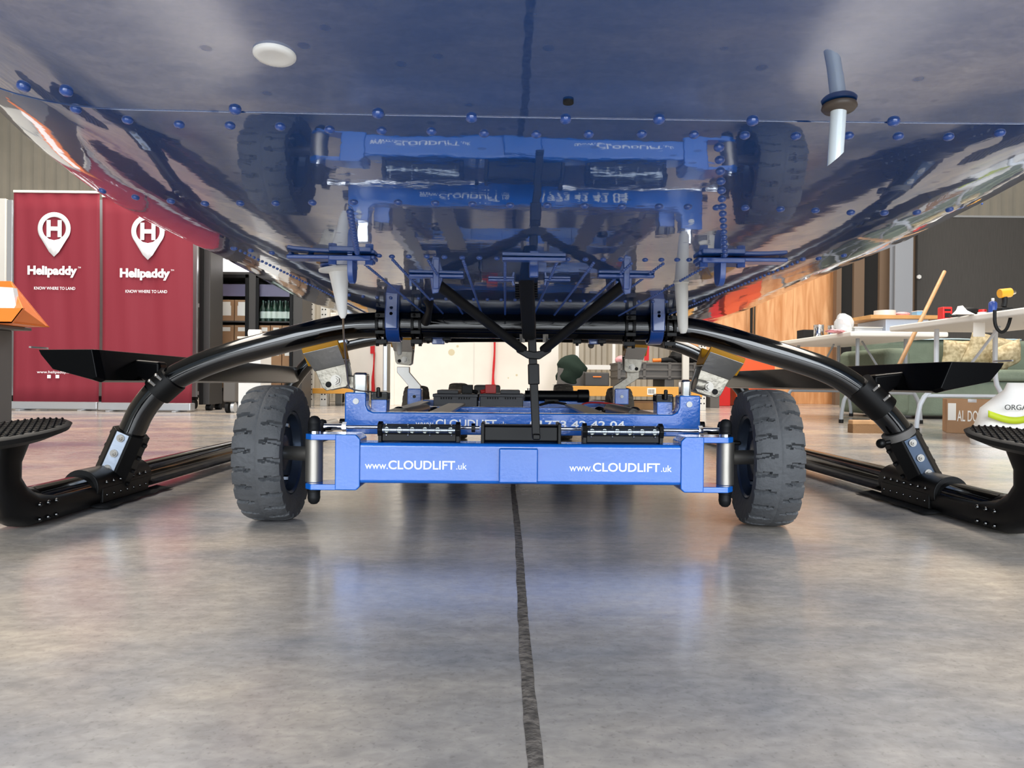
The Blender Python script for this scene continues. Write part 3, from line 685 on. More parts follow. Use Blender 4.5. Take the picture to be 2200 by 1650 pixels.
WL = Vector((P(590, 970, 1.74).x, 1.745, RW)); WR = Vector((P(1640, 985, 1.72).x, 1.72, RW))
wheel('front_wheel', WL, RW, .102, R(1), M['tyre'], 1)
wheel('front_wheel', WR, RW, .102, R(-5), M['tyre'], -1)
YK = YF + .045
for s, W_ in ((-1, WL), (1, WR)):
    kx = P(676 if s < 0 else 1557, 990, YK).x
    e0 = P(722 if s < 0 else 1512, 990, YF).x
    # end plate: taller cheek plus two fork arms
    iz0, iz1 = .085, .208
    ex = P(774 if s < 0 else 1462, 990, YF).x; fx = P(652 if s < 0 else 1580, 990, YF).x; kx2 = P(720 if s < 0 else 1512, 990, YF).x
    m_ = -s
    pts = [(ex, zt + .012), (kx2, zt + .012), (kx2, zb_ - .011), (ex - m_*.006, zb_ - .011), (ex, zb_ - .004), (ex + m_*.0, zb_ + .002)]
    pts = [(ex, iz1 - .010), (ex - m_*.010, iz1), (kx2, iz1), (kx2, iz0), (ex - m_*.008, iz0), (ex, iz0 + .008)]
    mb = MB(); mb.prism([(x, YF - .004, z) for x, z in pts], (0, .082, 0)); mb.build('beam_end', M['cart'], fb, bevel=.003)
    for z0, z1 in ((iz1 - .013, iz1), (iz0, iz0 + .013)):
        ch = .016
        mb = MB(); mb.prism([(kx2 + m_*.002, YF - .004, z0), (fx + m_*ch, YF - .004, z0), (fx, YF + ch, z0), (fx, YF + .07, z0), (kx2 + m_*.002, YF + .078, z0)], (0, 0, z1 - z0)); mb.build('fork_arm', M['cart'], fb, bevel=.002)
    mb = MB(); mb.cyl((kx, YK - .004, iz0 + .013), (kx, YK - .004, iz1 - .013), .0195, seg=40); kp = mb.build('kingpin', M['steel_brushed'], cart, bevel=.001)
    for zc_, d_ in ((iz1, 1), (iz0, -1)):
        mb = MB(); mb.lathe([(.0, 0), (.0148, 0), (.0148, .004), (.0138, .005), (.0138, .016), (.0142, .017), (.0140, .020), (.0120, .028), (.007, .033), (0, .0345)], (kx, YK - .004, zc_ + d_*.004), (0, 0, d_), 30); mb.build('pin_cap', M['black_matt'], kp, angle=40)
        mb = MB(); mb.cyl((kx, YK - .004, zc_), (kx, YK - .004, zc_ + d_*.004), .0135, seg=24); mb.build('washer', M['chrome'], kp)
    mb = MB(); mb.cyl((kx, YK + .02, RW), (W_.x, W_.y, RW), .0165, seg=30); mb.build('stub_axle', M['steel_brushed'], kp)
    # steering arm with ball joint cap and tie rod
    jx = P(692 if s < 0 else 1552, 920, YK + .11).x; yj = YK + .11; zj = P(692, 925, yj).z if s < 0 else P(1552, 929, yj).z
    mb = MB(); mb.bb(min(kx, jx) - .012, max(kx, jx) + .012, YK, yj + .012, zj - .022, zj - .012); mb.build('steering_arm', M['black_satin'], kp, bevel=.004)
    mb = MB(); mb.lathe([(0, -.02), (.007, -.02), (.008, -.004), (.0115, .004), (.0120, .012), (.009, .021), (0, .024)], (jx, yj, zj + .004), (0, 0, 1), 24); mb.build('ball_joint', M['black_matt'], cart, angle=40)
    if s > 0: mb = MB(); mb.cyl((WR.x + .05, WR.y, RW), (WR.x + .075, WR.y, RW), .03, .022, seg=30); mb.build('hub_cap', M['black_satin'], cart)
# tie rods, light bars and steering actuator on top of the beam
YR = YF + .045
def seg_rod(name, a, b, r, m, par=cart, seg=20):
    mb_ = MB(); mb_.cyl(a, b, r, seg=seg); return mb_.build(name, m, par)
rodL = seg_rod('tie_rod', P(706, 917, YR + .09), P(1030, 919, YR + .08), .0042, M['chrome'])
seg_rod('rod_end', P(697, 917, YR + .09), P(737, 917, YR + .09), .0085, M['chrome'], rodL)
seg_rod('lock_nut', P(736, 917, YR + .09), P(745, 917, YR + .09), .0115, M['chrome'], rodL, 6)
seg_rod('lock_nut', P(1013, 919, YR + .08), P(1021, 919, YR + .08), .0105, M['black_satin'], rodL, 6)
rodR = seg_rod('tie_rod', P(1200, 921, YR + .08), P(1545, 926, YR + .09), .0042, M['chrome'])
seg_rod('rod_end', P(1508, 925, YR + .09), P(1548, 926, YR + .09), .0085, M['chrome'], rodR)
seg_rod('lock_nut', P(1500, 925, YR + .09), P(1509, 925, YR + .09), .0115, M['chrome'], rodR, 6)
a = P(1038, 912, YR); b = P(1200, 948, YR)
mb = MB(); mb.bb(a.x, b.x, YR - .02, YR + .045, zt + .001, P(1100, 913, YR).z); ac = mb.build('steering_actuator', M['black_satin'], cart, bevel=.006, seg=3)
for xe in (a.x, b.x):
    mb = MB(); mb.box((xe, YR + .01, (zt + a.z) / 2 + .001), (.008, .075, a.z - zt + .008)); mb.build('actuator_end', M['black_satin'], ac, bevel=.002)
for k, (xa_, xb_, pt_, pb_) in enumerate(((812, 990, 912, 948), (1250, 1425, 916, 951))):
    A = P(xa_, pt_, YR - .01); B = P(xb_, pt_, YR - .01); y0 = YR - .02; zc0 = zt + .001; ztop = A.z
    lb = thing('tmp', '', '') if False else None
    mb = MB(); mb.bb(A.x + .010, B.x - .010, y0 + .004, y0 + .045, zc0, ztop - .020); mb.bb(A.x + .008, B.x - .008, y0 + .006, y0 + .045, ztop - .022, ztop); body = mb.build('light_bar', M['black_satin'], cart, bevel=.002, label='black LED light bar on the %s of the beam' % ('left half' if k == 0 else 'right half'))
    mb = MB(); mb.cyl((A.x + .012, y0 + .004, ztop - .011), (B.x - .012, y0 + .004, ztop - .011), .0085, seg=20); mb.build('light_lens', M['lens'], body)
    for xe in (A.x + .006, B.x - .006):
        mb = MB(); mb.cyl((xe - .005, y0 + .012, ztop - .011), (xe + .005, y0 + .012, ztop - .011), .0185, seg=8); mb.bb(xe - .004, xe + .004, y0, y0 + .04, zt, ztop - .01); mb.build('end_bracket', M['black_satin'], body, bevel=.001)
    for i in range(6):
        xq = A.x + .022 + (B.x - A.x - .044) * i / 5
        mb = MB(); mb.lathe([(.0066, 0), (.0050, -.003), (.0018, -.004), (0, -.004)], (xq, y0 - .0055, ztop - .011), (0, -1, 0), 14); mb.build('led_reflector', M['led'], body)
    for i in range(4):
        xq = A.x + .02 + (B.x - A.x - .04) * i / 3
        for zz in (ztop + .001, ztop - .0225): mb = MB(); mb.sph((xq, y0 + .001, zz), .0022, seg=8); mb.build('lens_screw', M['chrome'], body)
# --- second rail with uprights
Y3 = 1.86
z3t = P(1100, 888, Y3).z; z3b = z3t - .055
xl, xr_ = P(740, 890, Y3).x, P(1505, 890, Y3).x; pw = .053; zp = P(760, 843, Y3).z
zpr = P(1490, 850, Y3).z
mb = MB(); fil = .018
pts = [(xl, z3b), (xr_, z3b), (xr_, zpr), (xr_ - pw, zpr), (xr_ - pw, z3t + fil), (xr_ - pw - fil*.3, z3t + fil*.3), (xr_ - pw - fil, z3t), (xl + pw + fil, z3t), (xl + pw + fil*.3, z3t + fil*.3), (xl + pw, z3t + fil), (xl + pw, zp), (xl, zp)]
mb.prism([(x, Y3, z) for x, z in pts], (0, .05, 0)); rail = mb.build('frame_rail', M['cart'], cart, bevel=.004, seg=3)
A = P(893, 915, Y3)
zz = P(1000, 914, Y3).z - .004
text('website_lettering', 'www.', (P(893, 915, Y3).x, Y3 - .0003, zz), (1, 0, 0), (0, 0, 1), .0165, M['decal'], rail, width=.048, bold=.01, extr=.0003)
text('website_lettering', 'CLOUDLIFT', (P(936, 915, Y3).x, Y3 - .0003, zz), (1, 0, 0), (0, 0, 1), .0195, M['decal'], rail, width=.152, bold=.018, extr=.0003)
text('website_lettering', '.uk', (P(1069, 915, Y3).x, Y3 - .0003, zz), (1, 0, 0), (0, 0, 1), .0150, M['decal'], rail, width=.022, bold=.01, extr=.0003)
text('telephone_lettering', '01773 42 42 04', (P(1138, 917, Y3).x, Y3 - .0003, zz - .001), (1, 0, 0), (0, 0, 1), .0195, M['decal'], rail, width=P(1342, 917, Y3).x - P(1138, 917, Y3).x, bold=.018, extr=.0003)
for s, xx0, zt_ in ((-1, xl, zp), (1, xr_ - pw, zpr)):
    xc = xx0 + pw/2
    mb = MB(); mb.cyl((xc - .002*s, Y3 - .003, zt_ - .022), (xc - .002*s, Y3 + .001, zt_ - .022), .0075, seg=20); mb.build('plug', M['white'], rail)
    hh = .050 if s < 0 else .040
    mb = MB(); mb.bb(xc - .014 + (.006 if s<0 else -.006), xc + .028 - (.0 if s<0 else .022), Y3 + .006, Y3 + .046, zt_ - .01, zt_ + hh); po = mb.build('sliding_post', M['chrome'], cart, bevel=.008, seg=3)
    # inner latch box
    ix_ = xx0 + (pw + .024 if s < 0 else -.026); mb = MB(); mb.bb(ix_ - .020, ix_ + .020, Y3 + .05, Y3 + .10, z3t - .02, z3t + .030); mb.build('latch_box', M['cart'], cart, bevel=.002)
    mb = MB(); mb.bb(ix_ - .022, ix_ + .022, Y3 + .052, Y3 + .098, z3t + .028, z3t + .050); mb.cyl((ix_, Y3 + .04, z3t + .035), (ix_, Y3 + .04, z3t + .062), .005); mb.build('latch_cap', M['black_gloss'], cart, bevel=.003)
    mb = MB(); kx_ = xx0 + (-.008 if s < 0 else pw + .008); mb.cyl((kx_ - .008, Y3 + .025, z3t - .028), (kx_ + .008, Y3 + .025, z3t - .028), .010, seg=16); mb.build('side_knob', M['black_satin'], cart)
# --- longitudinal rails and cross members behind
zr_ = z3t - .004
for s in (-1, 1):
    xo = CX + s * .37; mb = MB(); mb.bb(xo - .022, xo + .022, Y3 + .05, 3.9, zr_ - .05, zr_ - .006); mb.build('side_rail', M['cart'], cart, bevel=.003)
    mb = MB(); mb.prism([(xo - s*.03 - .012, Y3 + .08, zr_ - .004), (xo - s*.03 + .030, Y3 + .08, zr_ - .004), (CX + s*.355 + .020, 3.2, zr_ - .004), (CX + s*.355 - .020, 3.2, zr_ - .004)], (0, 0, .006)); mb.build('runner_strip', M['steel_sheet'], cart)
    mb = MB(); mb.prism([(CX + s*.205 - .028, Y3 + .06, zr_ - .004), (CX + s*.205 + .028, Y3 + .06, zr_ - .004), (CX + s*.195 + .028, 2.5, zr_ + .002), (CX + s*.195 - .028, 2.5, zr_ + .002)], (0, 0, .006)); mb.build('runner_strip', M['steel_sheet'], cart)
    # little idle roller with end wheels
    q = P(940 if s > 9 else (895 if s < 0 else 1330), 880, 2.18); mb = MB(); mb.cyl((q.x - .03*s*-1 + 0, 2.1, q.z - .012), (q.x - s*.012, 2.3, q.z - .004), .018); mb.build('roller', M['steel_sheet'], cart)
    for dx in (-.055, .05): mb = MB(); mb.sph((q.x + dx, 2.2, q.z - .006), .018, (1, 1, .8)); mb.build('roller_stop', M['black_gloss'], cart)
for y_, h_ in ((2.34, .0), (2.95, .004), (3.7, .0)):
    zt_ = P(1100, 875, 2.34).z if y_ < 2.5 else .245; hwd = .36
    mb = MB(); mb.bb(CX - hwd, CX + hwd, y_, y_ + .04, zt_ - .045, zt_ + h_); cm = mb.build('cross_member', M['cart'], cart, bevel=.003)
    if y_ < 2.5:
        for xq, wq in ((-.26, .06), (-.10, .10), (.04, .10), (.14, .06), (.27, .07)):
            mb = MB(); mb.bb(CX + xq - wq/2, CX + xq + wq/2, y_ - .006, y_ + .002, zt_ - .036, zt_ - .010); mb.build('stiffener_plate', M['cart'], cm, bevel=.002)
# battery tray
mb = MB(); mb.bb(CX - .36, CX + .36, 2.72, 3.6, .180, .190); tray = mb.build('battery_tray', M['cart'], cart, bevel=.002)
# motor
a = P(1128, 850, 2.95); b = P(1240, 851, 2.95); mb = MB(); mb.cyl((a.x, 2.95, a.z), (b.x, 2.95, a.z), .021, seg=30); mb.build('winch_motor', M['black_satin'], cart)
mb = MB(); mb.cyl((b.x, 2.95, a.z), (P(1265, 850, 2.95).x, 2.95, a.z), .026, seg=30); mb.build('winch_gearbox', M['black_satin'], cart, bevel=.004)
mb = MB(); mb.tube([P(1240, 878, 2.6), P(1255, 865, 2.7), P(1290, 865, 2.75), P(1320, 868, 2.8), P(1340, 873, 2.8)], .003, 8, 2); mb.build('red_cable', M['red'], cart)
mb = MB(); q = P(1185, 863, 2.72); mb.box(q, (.05, .03, .015)); mb.tube([P(1160, 870, 2.65), q, P(1215, 868, 2.6)], .005, 8, 1); mb.build('control_unit', M['black_satin'], cart, bevel=.003)
# rear wheels
wheel('rear_wheel', (P(895, 840, 3.45).x, 3.45, .150), .152, .10, 0, M['tyre_rear'], 1, False)
wheel('rear_wheel', (P(1330, 840, 3.45).x, 3.45, .150), .152, .10, 0, M['tyre_rear'], -1, False)
wheel('rear_wheel', (P(985, 840, 4.2).x, 4.2, .155), .157, .10, 0, M['tyre_rear'], 1, False)
wheel('rear_wheel', (P(1210, 840, 4.2).x, 4.2, .155), .157, .10, 0, M['tyre_rear'], -1, False)
mb = MB(); mb.cyl((P(895, 840, 3.45).x, 3.45, .15), (P(1330, 840, 3.45).x, 3.45, .15), .016); mb.bb(CX - .36, CX + .36, 3.42, 3.48, .15, .19); mb.build('rear_axle', M['black_satin'], cart)
mb = MB(); mb.cyl((P(985, 840, 4.2).x, 4.2, .155), (P(1210, 840, 4.2).x, 4.2, .155), .014); mb.bb(CX - .05, CX + .05, 3.7, 4.22, .16, .20); mb.build('rear_axle', M['black_satin'], cart)
mb = MB(); q = P(1047, 829, 4.0); mb.box((q.x, q.y, q.z - .03), (.14, .12, .07)); mb.build('rear_cover', M['grey_plastic'], cart, bevel=.012)
# --- saddles
def saddle(bolt_px, bolt_py, d, sc, ang, flip, post=None, tag_='front'):
    o0 = P(bolt_px, bolt_py, d); Rm = Matrix.Rotation(ang, 3, 'Y'); f = flip
    def T(x, y, z): return o0 + Rm @ Vector((x * sc * f, y * sc, z * sc))
    rotm = Rm
    e = bpy.data.objects.new('saddle', None)
    # plate
    mb_ = MB(); pl = [(-.038, -.010), (-.030, -.020), (.020, -.022), (.030, -.014), (.032, .040), (-.046, .040)]
    mb_.prism([T(x, 0, z) for x, z in pl], Rm @ Vector((0, .006*sc, 0))); plate = mb_.build('saddle', M['zinc'], cart, bevel=.0015, label='%s cradle with pale bolted plate and ochre pad' % tag_)
    mb_ = MB(); mb_.prism([T(x, .056, z) for x, z in pl], Rm @ Vector((0, .006*sc, 0))); mb_.build('back_plate', M['steel_sheet'], plate, bevel=.0015)
    # U channel sheet
    mb_ = MB(); ch = [(-.060, .083), (.030, .083), (.032, .034), (-.047, .034)]
    mb_.prism([T(x, -.003 - (z - .034)*.42, z) for x, z in ch], Rm @ Vector((0, .005*sc, 0))); mb_.prism([T(x, .064, z) for x, z in ch], Rm @ Vector((0, .005*sc, 0)))
    mb_.prism([T(x, 0, .044) for x in (-.049,)] + [T(.033, 0, .044), T(.033, .064, .044), T(-.049, .064, .044)], Rm @ Vector((0, 0, .004*sc))); mb_.build('saddle_channel', M['steel_sheet'], plate, bevel=.0012)
    # ochre pad: hollow half-round trough across
    mb_ = MB(); n_ = 10; sec = [(-.021, .081), (-.024, .095)]
    for k in range(n_ + 1):
        t_ = k / n_; y_ = -.018 + .086 * t_; sec.append((y_, .097 - .030 * math.sin(PI * t_)))
    sec += [(.073, .095), (.072, .078), (.066, .050), (0.0, .050)]
    mb_.prism([T(-.060, y_, z_) for y_, z_ in sec], Rm @ Vector((.092*sc*f, 0, 0))); mb_.build('saddle_pad', M['pad_yellow'], plate, bevel=.0015, label='ochre rubber cradle pad')
    # nut and hole
    mb_ = MB(); c_ = T(0, 0, 0); yv = Vector((0, -1, 0)); mb_.cyl(c_, c_ + yv*.002, .014*sc, seg=24); mb_.cyl(c_, c_ + yv*.011*sc, .0105*sc, seg=6); mb_.cyl(c_, c_ + yv*.016*sc, .006*sc, seg=14); mb_.build('saddle_nut', M['steel_brushed'], plate)
    mb_ = MB(); c_ = T(-.021, 0, -.006); mb_.cyl(c_, c_ + yv*.0008, .0075*sc, seg=20); mb_.build('saddle_hole', M['black_flat'], plate)
    return plate
saddle(722, 817, Y3 + .02, 1.0, R(-14), 1, tag_='front left')
saddle(1521, 831, Y3 + .02, 1.0, R(19), -1, tag_='front right')
# link plates to the posts
mb = MB(); a = P(722, 817, Y3 + .045); b = P(757, 822, Y3 + .045); mb.box((a + b)/2, ((b - a).length + .02, .010, .035), Matrix.Rotation(R(6), 3, 'Y')); mb.build('saddle_link', M['zinc'], cart, bevel=.005)
mb = MB(); a = P(1521, 831, Y3 + .035); b = P(1492, 824, Y3 + .035); mb.tube([a, b], .020, 24); mb.build('saddle_link', M['zinc'], cart, bevel=.004)
YS2 = 3.2
saddle(869, 773, YS2, 1.02, R(3), 1, tag_='rear left'); saddle(1357, 789, YS2, 1.02, R(2), -1, tag_='rear right')
for s, pa, pb, pc_, bx in ((-1, (866, 788), (866, 800), (890, 828), 890), (1, (1360, 798), (1360, 812), (1332, 830), 1336)):
    mb = MB(); w2 = .027; a = P(*pa, YS2 + .03); b = P(*pb, YS2 + .03); c_ = P(*pc_, YS2 + .03); d_ = Vector((c_.x, c_.y, c_.z - .04))
    mb.prism([a + Vector((-w2, 0, 0)), a + Vector((w2, 0, 0)), b + Vector((w2, 0, 0)), c_ + Vector((w2, 0, 0)), d_ + Vector((w2, 0, 0)), d_ + Vector((-w2, 0, 0)), c_ + Vector((-w2, 0, -.0)), b + Vector((-w2, 0, 0))], (0, .03, 0)); mb.build('crank_arm', M['steel_sheet'] if s < 0 else M['zinc'], cart, bevel=.002)
    q = P(bx, 852, YS2); mb = MB(); mb.bb(q.x - .030, q.x + .030, YS2, YS2 + .06, q.z - .034, q.z + .034); bo = mb.build('post_socket', M['cart'], cart, bevel=.004)
    mb = MB(); mb.cyl((q.x, YS2 - .003, q.z), (q.x, YS2, q.z), .007, seg=16); mb.build('plug', M['white'] if s > 0 else M['black_satin'], bo)

# --- batteries standing on the tray
def battery(px0, px1, label, red):
    d = 2.86; a = P(px0, 872, d); b = P(px1, 872, d); z0 = .1906; z1 = P(px0, 846, d).z; z2 = P(px0, 838, d).z
    t = thing('battery', label, 'battery', ((a.x+b.x)/2, d + .12, z0), 'batteries on the trolley')
    mb_ = MB(); mb_.bb(a.x, b.x, d, d + .24, z0, z1 - .006); mb_.build('case', M['battery'], t, bevel=.003)
    mb_ = MB(); mb_.bb(a.x - .003, b.x + .003, d - .003, d + .243, z1 - .012, z1); mb_.build('lid', M['battery'], t, bevel=.002)
    mb_ = MB()
    for k in range(12):
        x_ = a.x + .03 + (b.x - a.x - .06) * k / 11
        if k in (5, 6): continue
        mb_.bb(x_ - .002, x_ + .002, d - .0045, d, z1 - .020, z1 - .0125)
    mb_.build('vent_slots', M['black_flat'], t)
    q = (a.x + b.x) / 2; mb_ = MB()
    mb_.bb(a.x + .012, q + .010, d + .02, d + .22, z1, z2) if not red else mb_.bb(q - .005, b.x - .012, d + .02, d + .22, z1, z2)
    mb_.build('raised_cover', M['battery'], t, bevel=.002)
    xc = b.x - .040 if not red else a.x + .040
    mb_ = MB(); mb_.box((xc, d + .05, z2 + .004), (.042, .05, .034)); mb_.tube([(xc, d + .05, z2), (xc + (.04 if not red else -.04), d + .04, z2 - .008)], .008, 10); mb_.build('terminal_cover', M['black_satin'] if not red else M['red'], t, bevel=.004, label='red terminal cover' if red else None)
    return t
battery(931, 1025, 'black car battery with black terminal cover on the trolley, left of the pair', False)
battery(1031, 1124, 'black car battery with red terminal cover on the trolley, right of the pair', True)
q = P(1141, 840, 3.1); a = thing('junction_box', 'small grey metal box beside the right battery on the trolley', 'box', (q.x, 3.1, .1912))
mb = MB(); mb.bb(q.x - .03, q.x + .035, 3.05, 3.2, .1912, P(1141, 846, 3.1).z); mb.build('case', M['silver'], a, bevel=.002)
mb = MB(); mb.cyl((q.x - .01, 3.1, P(1141, 846, 3.1).z), (q.x - .01, 3.1, P(1141, 834, 3.1).z), .006); mb.build('stud', M['steel'], a)

# =================================================================== HANGAR FURNITURE, LEFT SIDE
def zat(px, py, d): return P(px, py, d).z
def solid(name, label, cat, parts, group=None):
    """parts: list of (part name, MB, material, bevel[, parent index]); the thing sits at the floor under its first part"""
    t = thing(name, label, cat, (0, 0, 0), group); made = []
    bm = parts[0][1].bm; xs = [v.co.x for v in bm.verts]; ys = [v.co.y for v in bm.verts]; zs = [min(v.co.z for v in p[1].bm.verts) for p in parts]
    t.location = ((min(xs)+max(xs))/2, (min(ys)+max(ys))/2, min(zs))
    for p in parts:
        par = t if len(p) < 5 else made[p[4]]
        made.append(p[1].build(p[0], p[2], par, bevel=p[3]))
    return t
def one(name, mb_, m, label, cat, group=None, bevel=0, **k): return tag(mb_.build(name, m, None, bevel=bevel, **k), label, cat, group)
def pin_loop(cx, cz, r):
    pts = []
    for k in range(33):
        a_ = R(-38) + R(256) * k / 32; pts.append((cx + r*math.cos(a_), cz + r*math.sin(a_)))
    pts += [(cx - .30*r, cz - 1.42*r), (cx, cz - 1.72*r), (cx + .30*r, cz - 1.42*r)]; return pts
for k, (xa, xb, lab) in enumerate(((28, 212, 'maroon roll-up banner with white pin logo, nearer the grey cabinet at far left'), (218, 412, 'maroon roll-up banner with white pin logo, partly hidden by the blue hull'))):
    d = 7.25 if k == 0 else 7.15; A = P(xa, 860, d); B = P(xb, 860, d); zt_ = zat(xa, 414, d) if k == 0 else zat(xa, 424, d); z0 = .075; cx = (A.x + B.x)/2
    t = thing('rollup_banner', lab, 'banner', (cx, d, 0), 'pair of maroon banners')
    rows = []
    for i in range(13):
        z = z0 + (zt_ - z0) * i / 12
        rows.append([(A.x + (B.x - A.x) * j / 24, d + .010*math.sin(j*.55 + k) * math.sin(PI * i / 12) + .004*math.sin(j*1.3 + i*.4), z) for j in range(25)])
    mb = MB(); mb.grid(rows); sheet = mb.build('banner_sheet', M['banner'], t, thick=.001)
    mb = MB(); mb.bb(A.x - .01, B.x + .01, d - .05, d + .06, .012, .085); mb.build('base_cassette', M['silver'], t, bevel=.01)
    for fx in (A.x + .12, B.x - .12): mb = MB(); mb.bb(fx - .02, fx + .02, d - .12, d + .14, 0, .012); mb.build('foot', M['silver'], t, bevel=.003)
    mb = MB(); mb.bb(A.x - .005, B.x + .005, d - .012, d + .012, zt_, zt_ + .025); mb.build('top_rail', M['offwhite'], t, bevel=.005)
    mb = MB(); mb.cyl((cx, d + .03, .08), (cx, d + .03, zt_), .010); mb.build('pole', M['silver'], t)
    yf = d - .020
    lx = P(119 if k == 0 else 320, 490, d).x; cz = P(119 if k == 0 else 320, 492 if k == 0 else 498, d).z; r_ = .158
    out = pin_loop(lx, cz, r_); n_ = len(out)
    inn = [(lx + .112*math.cos(R(-38) + R(256)*q/32), cz + .112*math.sin(R(-38) + R(256)*q/32)) for q in range(33)] + [(lx + .112*math.cos(R(218 + (322-218)*q/4)), cz + .112*math.sin(R(218 + (322-218)*q/4))) for q in (1, 2, 3)]
    mb = MB()
    for f_, off in ((out, inn),):
        vo = [mb.bm.verts.new((x, yf, z)) for x, z in f_]; vi = [mb.bm.verts.new((x, yf, z)) for x, z in off]
        for q in range(n_): mb.bm.faces.new((vo[q], vo[(q+1) % n_], vi[(q+1) % n_], vi[q]))
    mb.build('pin_logo', M['decal'], sheet, thick=.001)
    mb = MB(); 
    H_ = [(-.072, -.082), (-.034, -.082), (-.034, -.020), (.034, -.020), (.034, -.082), (.072, -.082), (.072, .082), (.034, .082), (.034, .020), (-.034, .020), (-.034, .082), (-.072, .082)]
    mb.prism([(lx + a_, yf - .001, cz + b_) for a_, b_ in H_], (0, .002, 0)); mb.build('letter_logo', M['decal'], sheet)
    tz = P(119, 590 if k == 0 else 594, d).z
    xs = P(62 if k == 0 else 260, 590, d).x
    text('banner_name', 'Helipaddy', (xs, yf, tz), (1, 0, 0), (0, 0, 1), .082, M['decal'], sheet, width=.475, bold=.045, extr=.001)
    text('trademark_sign', 'TM', (xs + .483, yf, tz + .06), (1, 0, 0), (0, 0, 1), .016, M['decal'], sheet, extr=.001)
    zs = P(119, 623 if k == 0 else 628, d).z; xs2 = P(76 if k == 0 else 272, 620, d).x
    text('banner_slogan', 'KNOW WHERE TO LAND', (xs2, yf, zs), (1, 0, 0), (0, 0, 1), .030, M['decal'], sheet, width=.395, bold=.008, extr=.001)
    if k == 0:
        zs = P(119, 802, d).z; text('banner_website', 'www.helipaddy.com', (P(82, 800, d).x, yf, zs), (1, 0, 0), (0, 0, 1), .026, M['decal'], sheet, width=.37, bold=.006, extr=.001)
        for px_ in (108, 126): q = P(px_, 809, d); mb = MB(); mb.box((q.x, yf, q.z), (.035, .002, .033)); mb.build('social_icon', M['decal'], sheet, bevel=.006)
# grey cabinet far left, galvanised cage trolley behind the banners
d = 8.3; a = P(-160, 870, d); b = P(10, 870, d); zt_ = zat(5, 426, d)
c_ = MB().bb(a.x, b.x, d, d + .6, .03, zt_); c2 = MB().bb(b.x - .62, b.x - .60, d - .01, d, .2, zt_ - .1); c3 = MB().bb(a.x + .02, b.x - .02, d + .02, d + .58, 0, .03)
solid('metal_cabinet', 'tall light grey metal cabinet at the far left edge', 'cabinet', [('body', c_, M['offwhite'], .01), ('handle', c2, M['silver'], 0), ('plinth', c3, M['black_flat'], 0)])
d = 7.9; t = thing('cage_trolley', 'tall galvanised cage trolley with castors behind the two maroon banners', 'trolley', (P(220, 870, d).x, d + .3, 0))
for px_, n_ in ((21, 0), (218, 1), (417, 2)):
    q = P(px_, 860, d); zt_ = zat(px_, 430, d)
    for yy_ in (d, d + .6):
        mb = MB(); mb.bb(q.x - .03, q.x + .03, yy_ - .02, yy_ + .02, .12, zt_ if yy_ == d else zt_); mb.build('upright', M['silver'], t, bevel=.005)
        mb = MB(); mb.cyl((q.x - .02, yy_, .05), (q.x + .02, yy_, .05), .05, seg=20); mb.box((q.x, yy_, .11), (.06, .06, .03)); mb.build('castor', M['black_matt'], t)
a = P(21, 860, d); b = P(417, 860, d)
for z_ in (.14, 1.1, 2.1): mb = MB(); mb.bb(a.x, b.x, d + .28, d + .30, z_, z_ + .04); mb.build('cross_bar', M['silver'], t)
mb = MB(); mb.bb(a.x, b.x, d + .62, d + .64, .1, zat(218, 440, d)); mb.build('back_sheet', M['dark_cab'], t)
# dark tall cabinet
d = 7.45; a = P(432, 868, d); b = P(450, 868, d)
solid('storage_cupboard', 'tall dark brown-black cupboard between the right banner and the display fridges', 'cupboard', [('body', MB().bb(a.x, b.x, d, d + .34, .06, 2.6), M['dark_cab'], .008), ('side_rail', MB().bb(a.x - .015, a.x + .02, d - .02, d, .06, 2.6), M['black_flat'], 0),
  ('castor', MB().cyl((a.x + .05, d + .05, .03), (a.x + .09, d + .05, .03), .03), M['black_matt'], 0), ('castor', MB().cyl((b.x - .05, d + .05, .03), (b.x - .01, d + .05, .03), .03), M['black_matt'], 0), ('castor', MB().cyl((b.x - .05, d + .29, .03), (b.x - .01, d + .29, .03), .03), M['black_matt'], 0), ('castor', MB().cyl((a.x + .05, d + .29, .03), (a.x + .09, d + .29, .03), .03), M['black_matt'], 0)])
